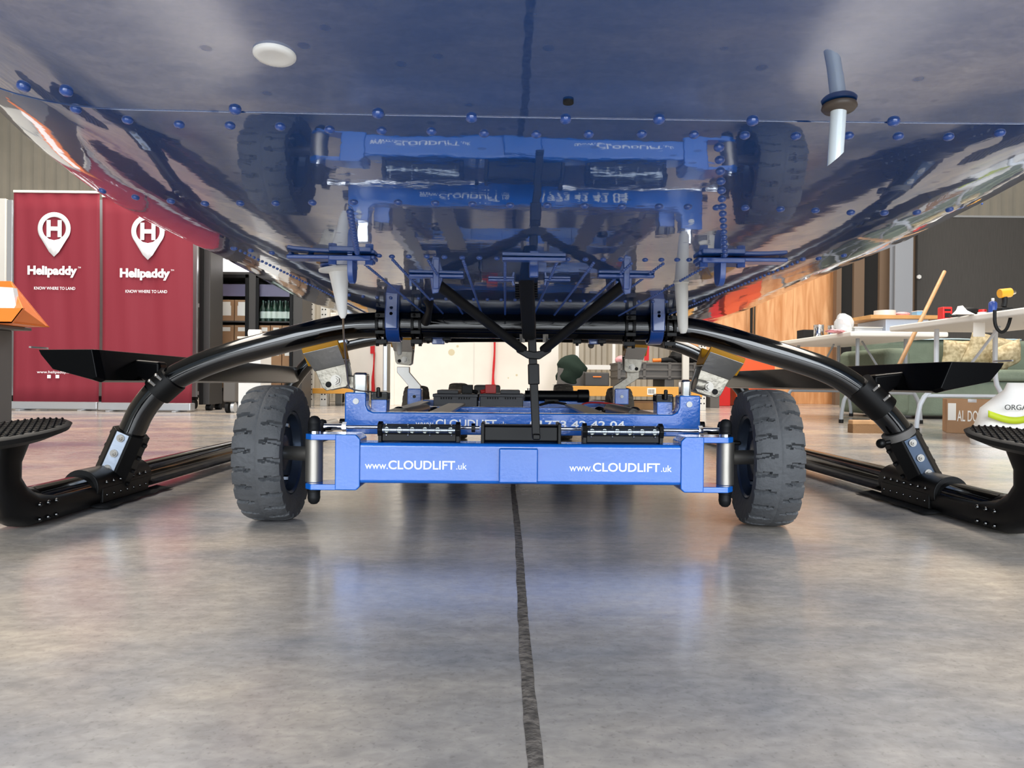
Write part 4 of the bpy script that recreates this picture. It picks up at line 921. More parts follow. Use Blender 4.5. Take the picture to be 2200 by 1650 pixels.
# display fridges
d = 8.2; zTop = zat(560, 556, d)
for k, (xa, xb, lab) in enumerate(((468, 541, 'black glass-fronted display fridge stacked with brown cartons, left of the pair'), (541, 648, 'black glass-fronted display fridge with green bottles on its shelf, right of the pair'))):
    a = P(xa, 860, d).x; b = P(xb, 860, d).x; zh = zat(560, 590, d)
    if k == 0: a = b - .44
    t = thing('display_fridge', lab, 'fridge', ((a+b)/2, d + .3, 0), 'display fridges')
    mb = MB(); mb.bb(a, b, d + .38, d + .40, .0, zTop); mb.bb(a, a + .04, d, d + .38, 0, zTop); mb.bb(b - (.10 if k else .04), b, d, d + .38, 0, zTop); mb.bb(a + .04, b - .04, d, d + .38, 0, .18); mb.bb(a + .04, b - .04, d, d + .38, zh - .04, zh + .02); mb.build('cabinet_body', M['dark_cab'], t)
    mb = MB(); mb.bb(a + .01, b - (.02 if k else .01), d - .01, d + .02, zh + .03, zTop); mb.build('lit_header', M['led_glow'], t, bevel=.004, label='glowing white header panel')
    ib = b - (.10 if k else .04)
    zsh = [zat(560, 687, d) - .012, zat(560, 742, d) - .02, .42]
    mb = MB()
    mb.bb(a + .04, a + .075, d - .02, d, .18, zh); mb.bb(ib - .035, ib, d - .02, d, .18, zh); mb.bb(a + .04, ib, d - .02, d, zh - .04, zh); mb.bb(a + .04, ib, d - .02, d, .18, .22); dr = mb.build('door_frame', M['black_satin'], t, bevel=.003)
    mb = MB(); mb.bb(a + .075, ib - .035, d - .012, d - .008, .22, zh - .04); mb.build('door_pane', M['glass'], dr)
    for z_ in zsh: mb = MB(); mb.bb(a + .04, ib, d + .03, d + .37, z_ - .015, z_); mb.build('shelf', M['dark_cab'], t)
    mb = MB(); mb.bb(a + .04, ib, d + .04, d + .05, zat(560, 636, d), zat(560, 610, d)); mb.build('shelf_screen', mat('dusky screen', '#6f6a80', .3), t)
    inner = (a + .05, ib - .01); n_ = 2 if k == 0 else 3; wq = (inner[1] - inner[0]) / n_
    def carton(x, z, wd, h, lab2, g, dd=.24):
        bx = MB().bb(x + .004, x + wd - .004, d + .06, d + .06 + dd, z, z + h); lb = MB().bb(x + wd*.25, x + wd*.75, d + .058, d + .0605, z + h*.72, z + h*.90); tp = MB().bb(x + wd*.47, x + wd*.53, d + .0592, d + .0605, z + h*.2, z + h*.95)
        return solid('carton', lab2, 'box', [('carton_body', bx, M['card'], .003), ('paper_label', lb, M['card_label'], 0)], g)
    side = 'left' if k == 0 else 'right'
    if k == 0:
        for j in range(2): carton(inner[0] + wq*j, zsh[0], wq, .235, 'brown carton with paper label on the upper shelf of the left fridge, %s' % ('left one' if j == 0 else 'right one'), 'cartons in the left fridge')
        for j in range(2):
            q = inner[0] + wq*(j + .5); mb = MB(); mb.bb(q - .05, q + .05, d + .0575, d + .0595, zsh[0] + .06, zsh[0] + .17); one('printed_sheet', mb, M['card_label'], 'white label sheet stuck on the %s upper carton in the left fridge' % ('left' if j == 0 else 'right'), 'label')
    else:
        for j in range(6):
            for r_ in range(2):
                xq = inner[0] + .035 + (inner[1] - inner[0] - .07) * j / 5; yq = d + .10 + .09 * r_; z_ = zsh[0]
                t2 = thing('wine_bottle', 'dark green bottle in the %s row, number %s from the left' % (('front', 'back')[r_], ('one', 'two', 'three', 'four', 'five', 'six')[j]), 'bottle', (xq, yq, z_), 'bottles in the right fridge')
                mb = MB(); mb.lathe([(0, 0), (.034, 0), (.036, .01), (.036, .13), (.030, .155), (.014, .19), (.0135, .235), (0, .235)], (xq, yq, z_), (0, 0, 1), 16); mb.build('glass_body', M['glass_bottle'], t2)
                mb = MB(); mb.cyl((xq, yq, z_ + .035), (xq, yq, z_ + .11), .0368, seg=16); mb.build('label', M['bottle_label'], t2)
    nn = ('first', 'second', 'third')
    for r_, (z_, h) in enumerate(((zsh[1], .245), (zsh[2], .22), (.18, .215))):
        if r_ == 2: z_ = .18
        for j in range(n_): carton(inner[0] + wq*j, z_, wq, h, 'brown carton in the %s fridge, %s from the left on the %s shelf' % (side, nn[j], ('second', 'third', 'bottom')[r_]), 'cartons in the %s fridge' % side)
# white bin with paper roll, grey tub on castors
d = 6.6; a = P(511, 866, d); b = P(560, 866, d); zt_ = zat(530, 723, d)
solid('pedal_bin', 'slim white plastic bin with a paper roll on top in front of the fridges', 'bin', [('bin_body', MB().bb(a.x, b.x, d, d + .3, 0, zt_ - .02), M['white'], .01), ('bin_lid', MB().bb(a.x - .008, b.x + .008, d - .01, d + .31, zt_ - .02, zt_), M['offwhite'], .004)])
q = P(544, 716, d + .1); mb = MB(); mb.cyl((q.x - .055, d + .15, zt_ + .036), (q.x + .055, d + .15, zt_ + .036), .036, seg=28); one('paper_roll', mb, M['paper'], 'white paper roll lying on the slim white bin', 'paper roll', bevel=.003)
d = 7.0; a = P(478, 868, d); b = P(506, 868, d)
solid('mobile_tub', 'grey plastic tub on castors behind the left running board', 'tub', [('tub_body', MB().bb(a.x, b.x, d, d + .4, .10, .42), M['grey_plastic'], .02), ('castor', MB().cyl((a.x + .02, d + .05, .05), (a.x + .05, d + .05, .05), .05), M['black_matt'], 0), ('castor', MB().cyl((b.x - .05, d + .05, .05), (b.x - .02, d + .05, .05), .05), M['silver'], 0), ('castor', MB().cyl((b.x - .05, d + .35, .05), (b.x - .02, d + .35, .05), .05), M['silver'], 0), ('castor', MB().cyl((a.x + .02, d + .35, .05), (a.x + .05, d + .35, .05), .05), M['silver'], 0)])
# pallet racking upright + yellow beams (left of centre and right of centre)
def racking(name, label, pxs, d, beam, ztops):
    t = thing(name, label, 'shelving', (P(pxs[0], 850, d).x, d, 0))
    for px_, ztop in zip(pxs, ztops):
        q = P(px_, 850, d).x
        for yy_ in (d, d + .8):
            mb = MB(); mb.bb(q - .04, q + .04, yy_ - .03, yy_ + .03, 0, ztop); u_ = mb.build('rack_upright', M['offwhite'], t, bevel=.004)
            if yy_ == d:
                mb = MB(); z_ = .08
                while z_ < min(ztop, 1.4): mb.cyl((q - .018, yy_ - .031, z_), (q - .018, yy_ - .029, z_), .009, seg=8); mb.cyl((q + .018, yy_ - .031, z_), (q + .018, yy_ - .029, z_), .009, seg=8); z_ += .06
                o_ = mb.build('upright_holes', M['black_flat'], u_)
                o_['kind'] = 'stuff'
    for (xa, xb, ya, yb) in beam:
        a_ = P(xa, ya, d - .03); b_ = P(xb, yb, d - .03); mb = MB(); mb.bb(a_.x, b_.x, d - .05, d - .0, b_.z, a_.z); mb.build('rack_beam', M['beam_yellow'], t, bevel=.004)
        mb = MB(); mb.bb(a_.x, b_.x, d, d + .8, b_.z + .02, a_.z - .01); mb.build('shelf_board', M['grey_plastic'], t)
    return t
racking('storage_rack', 'white perforated racking with a yellow beam behind the left trolley cradle', (667, 672 + 24), 9.0, [(672, 765, 834, 846)], (2.4, 2.4))
rk = racking('storage_rack', 'low white perforated racking with a long yellow beam behind the right of the trolley', (1204, 1508), 8.6, [(1204, 1508, 829, 853)], (.29, 1.1))
q = P(1400, 841, 8.6 - .055); mb = MB(); mb.box((q.x, 8.6 - .052, q.z), (.10, .004, .08)); mb.build('beam_label', M['card_label'], rk)
for k_, dx in enumerate((-.03, -.012, .006, .024)): mb = MB(); mb.box((q.x + dx, 8.6 - .055, q.z), (.008, .002, .05)); mb.build('barcode_bar', M['ink'], rk)
# white cabinet on castors with red strap
d = 10.4; a = P(693, 840, d); b = P(832, 840, d); zb0 = zat(760, 840, d)
parts = [('cabinet_body', MB().bb(a.x, b.x - .06, d, d + .7, zb0, 1.25), M['door_white'], .01), ('edge_trim', MB().bb(b.x - .06, b.x, d - .01, d + .7, zb0, 1.25), M['silver'], .01)]
for px_ in (730, 826):
    q = P(px_, 853, d); parts.append(('castor', MB().cyl((q.x - .04, d + .06, .065), (q.x + .04, d + .06, .065), .065), M['black_matt'], 0)); parts.append(('castor', MB().cyl((q.x - .04, d + .62, .065), (q.x + .04, d + .62, .065), .065), M['black_matt'], 0))
solid('mobile_cabinet', 'white cabinet on black castors left of the big white crate', 'cabinet', parts)
mb = MB(); pts = [P(801, 700, d - .02), P(801, 757, d - .02)]; mb.bb(P(797, 700, d).x, P(806, 700, d).x, d - .035, d - .02, zat(800, 760, d), 1.2)
one('hanging_strap', mb, M['red_matt'], 'wide red strap hanging on the white castor cabinet', 'strap')
mb = MB(); mb.tube([P(804, 757, d - .06), P(803, 790, d - .06), P(801, 815, d - .06), P(802, 842, d - .06)], [.012, .010, .022, .026], 8, 1); one('strap_tail', mb, M['red_matt'], 'narrow twisted red strap end on the white castor cabinet', 'strap')
# big white crate with red ribbon
d = 9.5; a = P(838, 872, d); b = P(1199, 872, d)
parts = [('crate_body', MB().bb(a.x, b.x, d, d + 1.2, 0, 1.75), M['door_white'], .006)]
parts += [('corner_batten', MB().bb(a.x, a.x + .05, d - .012, d, 0, 1.75), M['door_white'], .002), ('joint_batten', MB().bb(P(1018, 800, d).x - .006, P(1018, 800, d).x + .006, d - .003, d, 0, 1.75), M['offwhite'], 0)]
solid('white_crate', 'large white painted wooden crate standing behind the trolley', 'crate', parts)
mb = MB(); pts = [P(1062, 700, d - .03), P(1063, 750, d - .03), P(1061, 785, d - .03), P(1059, 812, d - .03), P(1060, 835, d - .03)]; mb.tube(pts, [.018, .010, .016, .012, .026], 8, 2)
one('ribbon', mb, M['red_matt'], 'twisted red ribbon hanging down the front of the white crate', 'ribbon')
crate_ = [o_ for o_ in C.objects if o_.name == 'white_crate'][0]
for px_, py_, r_ in ((970, 757, .05), (983, 744, .02), (1110, 806, .02), (1092, 812, .012)):
    q = P(px_, py_, d); mb = MB(); mb.lathe([(r_*random.uniform(.7, 1), 0), (0, .0006)], (q.x, d - .0005, q.z), (0, -1, 0), 9); mb.build('scuff_mark', mat('scuffed paint', '#cfc6a8', .8), crate_)
# =================================================================== CENTRE RIGHT
d = 12.6
t = thing('door_frame', 'white frame standing against the corrugated wall right of the crate', 'frame', (P(1240, 850, d).x, d, 0))
a = P(1240, 790, d); b = P(1318, 790, d); mb = MB(); mb.bb(a.x - .03, a.x + .03, d, d + .06, 0, 2.2); mb.build('post', M['white'], t); mb = MB(); mb.bb(b.x - .02, b.x + .03, d, d + .06, 0, 2.2); mb.build('post', M['white'], t)
mb = MB(); mb.bb(a.x, b.x, d, d + .05, zat(1280, 794, d), zat(1280, 784, d)); mb.build('rail', M['white'], t)
# dark case with orange handle and grey board on the rack
d = 8.75; zs = zat(1300, 829, 8.57) - .009
a = P(1256, 828, d); b = P(1309, 828, d); zt_ = zat(1280, 800, d)
solid('tool_case', 'dark brown tool case with orange handle on the yellow-beamed rack', 'case', [('case_body', MB().bb(a.x, b.x, d, d + .12, zs, zt_), M['dark_cab'], .015), ('handle', MB().bb((a.x+b.x)/2 - .05, (a.x+b.x)/2 + .05, d - .015, d, zt_ - .06, zt_ - .045), M['orange'], .005)])
mb = MB(); a = P(1202, 828, d); b = P(1250, 828, d); mb.prism([(a.x - .02, d + .2, zs), (b.x + .25, d + .2, zs), (b.x + .15, d + .2, zs + .16), (a.x, d + .2, zs + .22)], (0, .03, 0)); one('leaning_board', mb, M['grey_plastic'], 'grey board leaning behind the dark tool case', 'board', bevel=.004)
# canvas bag heaped beside the crate
def blob(c, rx, ry, rz, n=.12, seed=0, seg=28, p=1.0):
    b_ = MB(); b_.sph((0, 0, 0), 1, (1, 1, 1), seg); rnd = random.Random(seed); ph = [(rnd.uniform(1.5, 4), rnd.uniform(1.5, 4), rnd.uniform(0, 6)) for _ in range(4)]
    for v in b_.bm.verts:
        f = 1 + sum(n/3 * math.sin(v.co.x*a*2 + v.co.z*b2*2 + o + v.co.y*3) for a, b2, o in ph)
        v.co = Vector(c) + Vector((v.co.x*rx*f, v.co.y*ry*f, v.co.z*rz*f))
    return b_
q = P(1222, 790, 9.0); zl = zs + .02
b_ = blob((q.x + .03, 9.05, zl + .15), .18, .14, .21, .07, 3)
for v in b_.bm.verts: v.co.z = max(v.co.z, zl + .002); v.co.x += .02*math.sin(v.co.z*30)
one('canvas_bag', b_, M['olive'], 'dark green canvas bag slumped beside the white crate', 'bag')
# grey plastic pallet box
d = 9.48; a = P(1330, 840, d); b = P(1547, 840, d); zt_ = zat(1400, 778, d); 
t = thing('pallet_box', 'large dark grey ribbed plastic pallet box behind the yellow-beamed rack', 'pallet box', ((a.x+b.x)/2, d + .4, 0))
mb = MB(); z0 = zat(1400, 815, d); mb.bb(a.x, b.x, d + .02, d + .8, z0, zt_ - .02); bd = mb.build('box_body', M['grey_plastic'], t, bevel=.01)
for z_ in (z0 + .02, (z0 + zt_)/2, zt_ - .03): mb = MB(); mb.bb(a.x - .01, b.x + .01, d, d + .82, z_, z_ + .025); mb.build('rim', M['grey_plastic'], bd, bevel=.004)
for k in range(5): x_ = a.x + (b.x - a.x) * k/4; mb = MB(); mb.bb(x_ - .02, x_ + .02, d + .0, d + .02, z0, zt_); mb.build('rib', M['grey_plastic'], bd, bevel=.004)
for k in range(3): x_ = a.x + .06 + (b.x - a.x - .12) * k/2; mb = MB(); mb.bb(x_ - .06, x_ + .06, d + .02, d + .78, 0, z0); mb.build('box_foot', M['grey_plastic'], t, bevel=.006)
q = P(1412, 772, d + .3); mb = MB(); mb.cyl((q.x - .06, d + .3, zt_ + .03), (q.x + .06, d + .3, zt_ + .035), .025); h_ = MB(); h_.tube([(q.x + .05, d + .3, zt_ + .03), (q.x + .16, d + .3, zt_ + .04), (q.x + .26, d + .3, zt_ - .0)], [.03, .04, .02], 12, 1)
solid('hand_saw', 'orange handled black hand tool lying on the grey pallet box', 'tool', [('grip', mb, M['orange'], 0), ('tool_body', h_, M['black_matt'], 0)])
one('plastic_sack', blob((P(1350, 775, d).x, d + .35, zt_ + .035), .12, .1, .06, .1, 5), M['pink'], 'pale pink sack on the left of the grey pallet box', 'sack')
one('black_sack', blob((P(1490, 770, d).x, d + .4, zt_ + .09), .22, .15, .12, .12, 8), M['black_matt'], 'black sack heaped on the right of the grey pallet box', 'sack')
mb = MB(); q = P(1389, 760, d - .05); mb.bb(q.x - .03, q.x + .03, d - .06, d - .055, zat(1382, 775, d), 1.0); one('red_banner_strip', mb, M['red_matt'], 'wide red strap hanging behind the right rear cradle', 'strap')
# flat wooden boxes under the rack beam
for k, (xa, xb, ya, yb, lab) in enumerate(((1235, 1330, 861, 877, 'flat wooden box on the floor under the left of the yellow beam'), (1338, 1440, 861, 877, 'flat wooden box on the floor under the right of the yellow beam'))):
    d = 8.75; a = P(xa, yb, d); b = P(xb, yb, d); h = zat(xa, ya, d)
    solid('wooden_box', lab, 'box', [('box_body', MB().bb(a.x, b.x, d, d + .5, 0, h - .02), M['wood'], .004), ('box_lid', MB().bb(a.x - .01, b.x + .01, d - .01, d + .51, h - .02, h), M['card'], .003)], 'flat wooden boxes')
# red case and orange crates before the plywood
d = 10.2
def crate(xa, xb, yt, z0, lab, m, name='plastic_crate', dd=.4):
    a_ = P(xa, 800, d); b_ = P(xb, 800, d); zt2 = zat((xa+xb)/2, yt, d)
    mb_ = MB(); mb_.bb(a_.x, b_.x, d, d + dd, z0, zt2 - .03); rim = MB(); rim.bb(a_.x - .012, b_.x + .012, d - .012, d + dd + .012, zt2 - .03, zt2); h_ = MB(); h_.bb((a_.x+b_.x)/2 - .06, (a_.x+b_.x)/2 + .06, d - .006, d, zt2 - .10, zt2 - .06)
    return solid(name, lab, 'crate', [('crate_body', mb_, m, .01), ('crate_rim', rim, m, .006), ('hand_hole', h_, M['black_flat'], 0)], 'coloured plastic crates')
crate(1513, 1570, 800, 0, 'red plastic crate at the bottom beside the orange crates', M['red']); crate(1513, 1575, 754, zat(1540, 800, d), 'red plastic crate stacked on the lower red crate', M['red'])
crate(1583, 1668, 800, 0, 'orange plastic crate on the floor before the plywood', M['orange_crate']); crate(1583, 1665, 757, zat(1620, 800, d), 'orange plastic crate stacked on the lower orange crate', M['orange_crate'])
# plywood sheets leaning flat, black post
d = 11.6
for k, (xa, xb) in enumerate(((1480, 1617), (1622, 1792))):
    a = P(xa, 860, d); b = P(xb, 860, d); mb = MB(); mb.bb(a.x, b.x, d, d + .03, 0, 2.9); one('plywood_sheet', mb, M['ply'], 'tall plywood sheet, %s of the black pole' % ('left' if k == 0 else 'right'), 'plywood', 'plywood sheets', bevel=.003)
q = P(1619, 700, d - .3); mb = MB(); mb.cyl((q.x, d - .2, .02), (q.x, d - .2, 2.7), .022); b2 = MB().cyl((q.x, d - .2, 0), (q.x, d - .2, .02), .12)
solid('black_pole', 'thin black pole standing before the plywood sheets', 'pole', [('pole_tube', mb, M['black_flat'], 0), ('pole_base', b2, M['black_flat'], 0)])
# slatted dark partition, steel column, dark panel
d = 11.2
for xa, xb, m_, nm, lab in ((1795, 1806, 'brown_panel', 'slat_panel', 'narrow brown slat beside the plywood edge'), (1806, 1832, 'black_flat', 'slat_panel', 'black slat right of the narrow brown slat'), (1832, 1855, 'brown_panel', 'slat_panel', 'brown slat between the two black slats'), (1855, 1887, 'black_flat', 'slat_panel', 'wide black slat nearest the steel column'), (1887, 1913, 'brown_panel', 'slat_panel', 'brown slat touching the grey steel column'), (1953, 1968, 'brown_panel', 'slat_panel', 'brown slat between the steel column and large dark panel')):
    a = P(xa, 850, d); b = P(xb, 850, d); mb = MB(); mb.bb(a.x, b.x - .004, d + (.05 if m_ == 'black_flat' else 0), d + .12, 0, 2.95); one(nm, mb, M[m_], lab, 'panel', 'partition slats')
a = P(1914, 850, d); b = P(1952, 850, d); mb = MB(); d -= .35; a = P(1914, 850, d); b = P(1952, 850, d); mb.bb(a.x, b.x, d - .08, d - .06, .02, 5.5); mb.bb(a.x, b.x, d + .06, d + .08, .02, 5.5); mb.bb((a.x+b.x)/2 - .01, (a.x+b.x)/2 + .01, d - .06, d + .06, .02, 5.5); mb2 = MB().bb(a.x - .06, b.x + .06, d - .14, d + .14, 0, .02); d += .35
solid('steel_column', 'grey steel column between brown slats', 'column', [('column_shaft', mb, mat('grey column paint', '#8b8f96', .6), 0), ('base_plate', mb2, M['grey_plastic'], 0)])
a = P(1968, 850, d - .1); b = P(2330, 850, d - .1); mb = MB(); mb.bb(a.x, b.x + 1.5, d - .1, d - .04, 0, zat(2150, 468, d - .1)); fr = MB().bb(a.x, b.x + 1.5, d - .11, d - .03, zat(2150, 468, d - .1), zat(2150, 468, d - .1) + .03)
q = P(1971, 595, d - .12); kn = MB().cyl((q.x + .02, d - .14, q.z), (q.x + .02, d - .11, q.z), .035, seg=6)
solid('exhibition_panel', 'large dark grey fabric exhibition panel behind the tables and sofa', 'panel', [('panel_board', mb, M['dark_panel'], .004), ('panel_top_rail', fr, M['silver'], 0), ('panel_knob', kn, M['white'], .004)])
# left hand corrugated cladding needs nothing in front; orange tray at far left
# =================================================================== TABLES, SOFA AND CLUTTER, RIGHT
def folding_table(label, x0, x1, y0, y1, m_top, m_leg, zt_=.74):
    t = thing('folding_table', label, 'table', ((x0+x1)/2, (y0+y1)/2, 0), 'folding tables')
    mb_ = MB(); mb_.bb(x0, x1, y0, y1, zt_ - .04, zt_); mb_.build('table_top', m_top, t, bevel=.012, seg=3)
    cx = (x0+x1)/2
    for yl in (y0 + .28, y1 - .28):
        for s in (-1, 1):
            mb_ = MB(); mb_.tube([(cx + s*.20, yl, zt_ - .04), (cx + s*.20, yl, .40), (cx + s*.22, yl, .30), (cx + s*.30, yl, .22), (cx + s*.325, yl, .10), (cx + s*.33, yl, .02)], .0155, 14, 1); lg = mb_.build('leg', m_leg, t)
            mb_ = MB(); mb_.cyl((cx + s*.33, yl, 0), (cx + s*.33, yl, .03), .019); mb_.build('leg_cap', M['black_matt'], lg)
        mb_ = MB(); mb_.cyl((cx - .28, yl, .25), (cx + .28, yl, .25), .012); mb_.build('crossbar', m_leg, t)
        ym = yl + (.34 if yl < (y0+y1)/2 else -.34)
        mb_ = MB(); mb_.cyl((cx, yl, .42), (cx, ym, zt_ - .045), .009); mb_.cyl((cx - .2, yl, .42), (cx + .2, yl, .42), .009); mb_.build('folding_brace', m_leg, t)
    return t
folding_table('grey-white folding table nearer the plywood, laden with tins and a chest', 2.72, 3.50, 5.85, 7.65, M['table_top'], mat('grey coated steel leg', '#9aa0a6', .35))
folding_table('cream folding table in front, carrying the cordless drill and red charger', 2.74, 3.50, 3.55, 5.30, M['table_top'], M['table_leg'])
ZT = .7404
# clutter on the rear table
def put(px, d): return P(px, 700, d).x
def tin(px, r, h, d, lab, g=None):
    x = put(px, d); mb_ = MB(); mb_.lathe([(0, 0), (r, 0), (r, .004), (r*.97, .006), (r*.97, h - .006), (r, h - .004), (r, h), (r*.9, h), (r*.9, h - .003), (0, h - .003)], (x, d, ZT), (0, 0, 1), 28); return one('steel_tin', mb_, M['chrome'], lab, 'tin', g)
tin(1759, .044, .105, 6.6, 'larger shiny steel tin on the rear folding table', 'steel tins'); tin(1787, .033, .085, 6.4, 'smaller shiny steel tin beside the film bag on the rear table', 'steel tins')
x = put(1737, 6.9); one('black_box', MB().bb(x - .07, x + .03, 6.85, 7.0, ZT, ZT + .08), M['black_flat'], 'small black box at the left edge of the rear folding table', 'box', bevel=.004)
one('film_bag', blob((put(1813, 6.25), 6.25, ZT + .085), .072, .07, .09, .16, 11), M['bagfilm'], 'crumpled clear plastic bag on the rear folding table', 'bag')
one('pink_cloth', blob((put(1795, 6.05), 6.05, ZT + .012), .075, .05, .014, .2, 12), M['pink'], 'pink cloth crumpled near the small tin on the rear table', 'cloth')
a = put(1830, 6.3); b = put(1902, 6.3); solid('storage_tub', 'flat translucent plastic tub on the rear table', 'tub', [('tub_body', MB().bb(a, b, 6.25, 6.5, ZT, ZT + .055), M['bagfilm'], .006), ('tub_lid', MB().bb(a - .006, b + .006, 6.245, 6.505, ZT + .055, ZT + .066), M['offwhite'], .003)])
one('paper_sheets', MB().bb(put(1840, 5.95), put(1930, 5.95), 5.9, 6.15, ZT, ZT + .008), M['paper'], 'stack of white paper on the front of the rear table', 'paper', bevel=.001)
a = put(1903, 6.2); b = put(1995, 6.2); zt_ = zat(1950, 678, 6.2)
solid('tool_chest', 'pale blue fronted chest with a wooden board top on the rear table', 'chest', [('chest_body', MB().bb(a, b, 6.2, 6.7, ZT, zt_ - .03), M['zincw'], .004), ('board', MB().bb(a - .15, b + .05, 6.15, 6.75, zt_ - .03, zt_), M['wood'], .003)])
Z2 = zt_ + .0005
x = put(1903, 6.3); mb = MB(); mb.lathe([(.055, 0), (.085, 0), (.085, .05), (.055, .05)], (x, 6.32, Z2), (0, 0, 1), 30, close=True); one('masking_tape', mb, M['offwhite'], 'roll of cream masking tape on the wooden board top', 'tape')
one('pink_glove', blob((put(1937, 6.3), 6.3, Z2 + .018), .06, .04, .020, .25, 14), M['pink'], 'pink rubber glove on the wooden board top', 'glove')
x = put(1977, 6.3); solid('blue_box', 'small pale blue box on the wooden board top behind the broom handle', 'box', [('box_body', MB().bb(x - .04, x + .04, 6.28, 6.36, Z2, Z2 + .045), mat('pale blue card', '#7fb2d6', .6), .003), ('box_flap', MB().bb(x - .04, x + .04, 6.275, 6.365, Z2 + .045, Z2 + .050), M['paper'], 0)])
# clutter on the front table
d = 4.75; x = P(2036, 665, d).x
solid('battery_charger', 'red power tool charger standing on the cream folding table', 'charger', [('charger_body', MB().bb(x - .032, x + .032, d, d + .06, ZT, ZT + .085), M['red'], .006), ('charger_slot', MB().bb(x - .018, x + .018, d - .002, d + .002, ZT + .015, ZT + .045), M['black_flat'], 0), ('charger_vent', MB().bb(x - .020, x + .020, d - .002, d + .002, ZT + .058, ZT + .070), M['black_flat'], 0)])
x = P(2078, 660, 4.5).x; solid('safety_goggles', 'black safety goggles on the cream folding table', 'goggles', [('lens_frame', MB().tube([(x - .07, 4.5, ZT + .02), (x - .03, 4.47, ZT + .035), (x + .03, 4.47, ZT + .035), (x + .07, 4.5, ZT + .02)], .018, 12, 1), M['black_matt'], 0), ('head_strap', MB().tube([(x - .07, 4.5, ZT + .02), (x - .05, 4.62, ZT + .012), (x + .05, 4.62, ZT + .012), (x + .07, 4.5, ZT + .02)], .006, 8, 1), M['black_matt'], 0)])
x = P(2075, 660, 4.35).x; mb = MB(); mb.prism([(x - .06, 4.34, ZT), (x + .05, 4.34, ZT), (x + .02, 4.37, ZT + .025), (x, 4.38, ZT + .055), (x - .015, 4.37, ZT + .03)], (0, .05, 0)); one('folded_paper', mb, M['paper'], 'folded white paper peak before the goggles', 'paper')
x = P(2111, 660, 4.4).x; solid('glue_pot', 'small white pot with red lid between goggles and blue can', 'pot', [('pot_body', MB().cyl((x, 4.4, ZT), (x, 4.4, ZT + .018), .026), M['white'], .002), ('pot_lid', MB().cyl((x, 4.4, ZT + .018), (x, 4.4, ZT + .034), .022), M['red'], .003)])
x = P(2133, 650, 4.35).x; mb = MB(); mb.lathe([(0, 0), (.021, 0), (.0225, .004), (.0225, .066), (.018, .074), (.011, .078), (0, .078)], (x, 4.35, ZT), (0, 0, 1), 24); solid('spray_can', 'blue spray can with white nozzle beside the drill', 'can', [('can_body', mb, M['navy'], 0), ('nozzle', MB().cyl((x, 4.35, ZT + .078), (x, 4.35, ZT + .096), .008), M['white'], .002)])
d = 4.2; o0 = P(2160, 655, d); x = o0.x
body = MB().cyl((x - .035, d, ZT + .105), (x + .030, d, ZT + .112), .026, seg=20); nose = MB().cyl((x + .030, d, ZT + .112), (x + .055, d, ZT + .114), .020, .010); hd = MB().tube([(x - .008, d, ZT + .095), (x - .002, d, ZT + .060), (x - .010, d, ZT + .030)], .015, 14, 1); bt = MB().bb(x - .035, x + .030, d - .025, d + .025, ZT, ZT + .026)
solid('cordless_drill', 'yellow and black cordless drill standing on the cream folding table', 'drill', [('motor_housing', body, M['yellow'], .003), ('chuck', nose, M['steel'], 0), ('grip', hd, M['black_matt'], 0), ('battery_pack', bt, M['black_matt'], .005)])
mb = MB(); q0 = P(2137, 672, 4.1); q1 = P(2150, 716, 4.1); q2 = P(2174, 676, 4.1); mb.tube([q0 + Vector((0, 0, .015)), P(2137, 700, 4.1), q1, P(2164, 708, 4.1), q2 + Vector((0, 0, .012))], .009, 8, 2); one('hanging_belt', mb, M['black_matt'], 'black belt looped below the edge of the cream folding table', 'belt')
mb = MB(); q = P(2115, 705, 4.35); mb.box((q.x, 4.4, ZT - .085), (.07, .004, .085)); one('warning_tag', mb, M['card_label'], 'pale paper tag hanging under the cream folding table', 'tag')
# sofa
X0 = 3.54; X1 = X0 + 2.0; Y0 = 6.87
sf = thing('sofa', 'sage green fabric sofa with straw cushions behind the folding tables', 'sofa', ((X0+X1)/2, Y0 + .45, 0))
mb = MB(); mb.bb(X0, X1, Y0 + .06, Y0 + .95, .03, .36); mb.build('sofa_base', M['sofa'], sf, bevel=.03, seg=3)
mb = MB(); mb.bb(X0 + .20, X1 - .2, Y0, Y0 + .75, .36, .47); mb.build('seat_cushion', M['sofa'], sf, bevel=.04, seg=3)
mb = MB(); mb.bb(X0 + .1, X1 - .1, Y0 + .68, Y0 + .98, .36, .78); mb.build('sofa_back', M['sofa'], sf, bevel=.06, seg=3)
for xa in (X0 - .02, X1 - .2): mb = MB(); mb.bb(xa, xa + .24, Y0 - .02, Y0 + .98, .03, .66); mb.build('sofa_arm', M['sofa'], sf, bevel=.06, seg=3)
for xa in (X0 + .08, X1 - .08):
    for yy_ in (Y0 + .1, Y0 + .88): mb = MB(); mb.cyl((xa, yy_, 0), (xa, yy_, .04), .02); mb.build('sofa_foot', M['black_satin'], sf)
mb = MB(); rows = []
for i in range(9):
    rows.append([(X0 + .35 + .08 * j, Y0 + .66 + .042*i, .786 + .004*math.sin(j*.9 + i)) for j in range(18)])
mb.grid(rows); one('throw_blanket', mb, mat('pale blue throw', '#b9cdd6', .9), 'pale blue throw along the top of the sofa back', 'blanket', thick=.012)
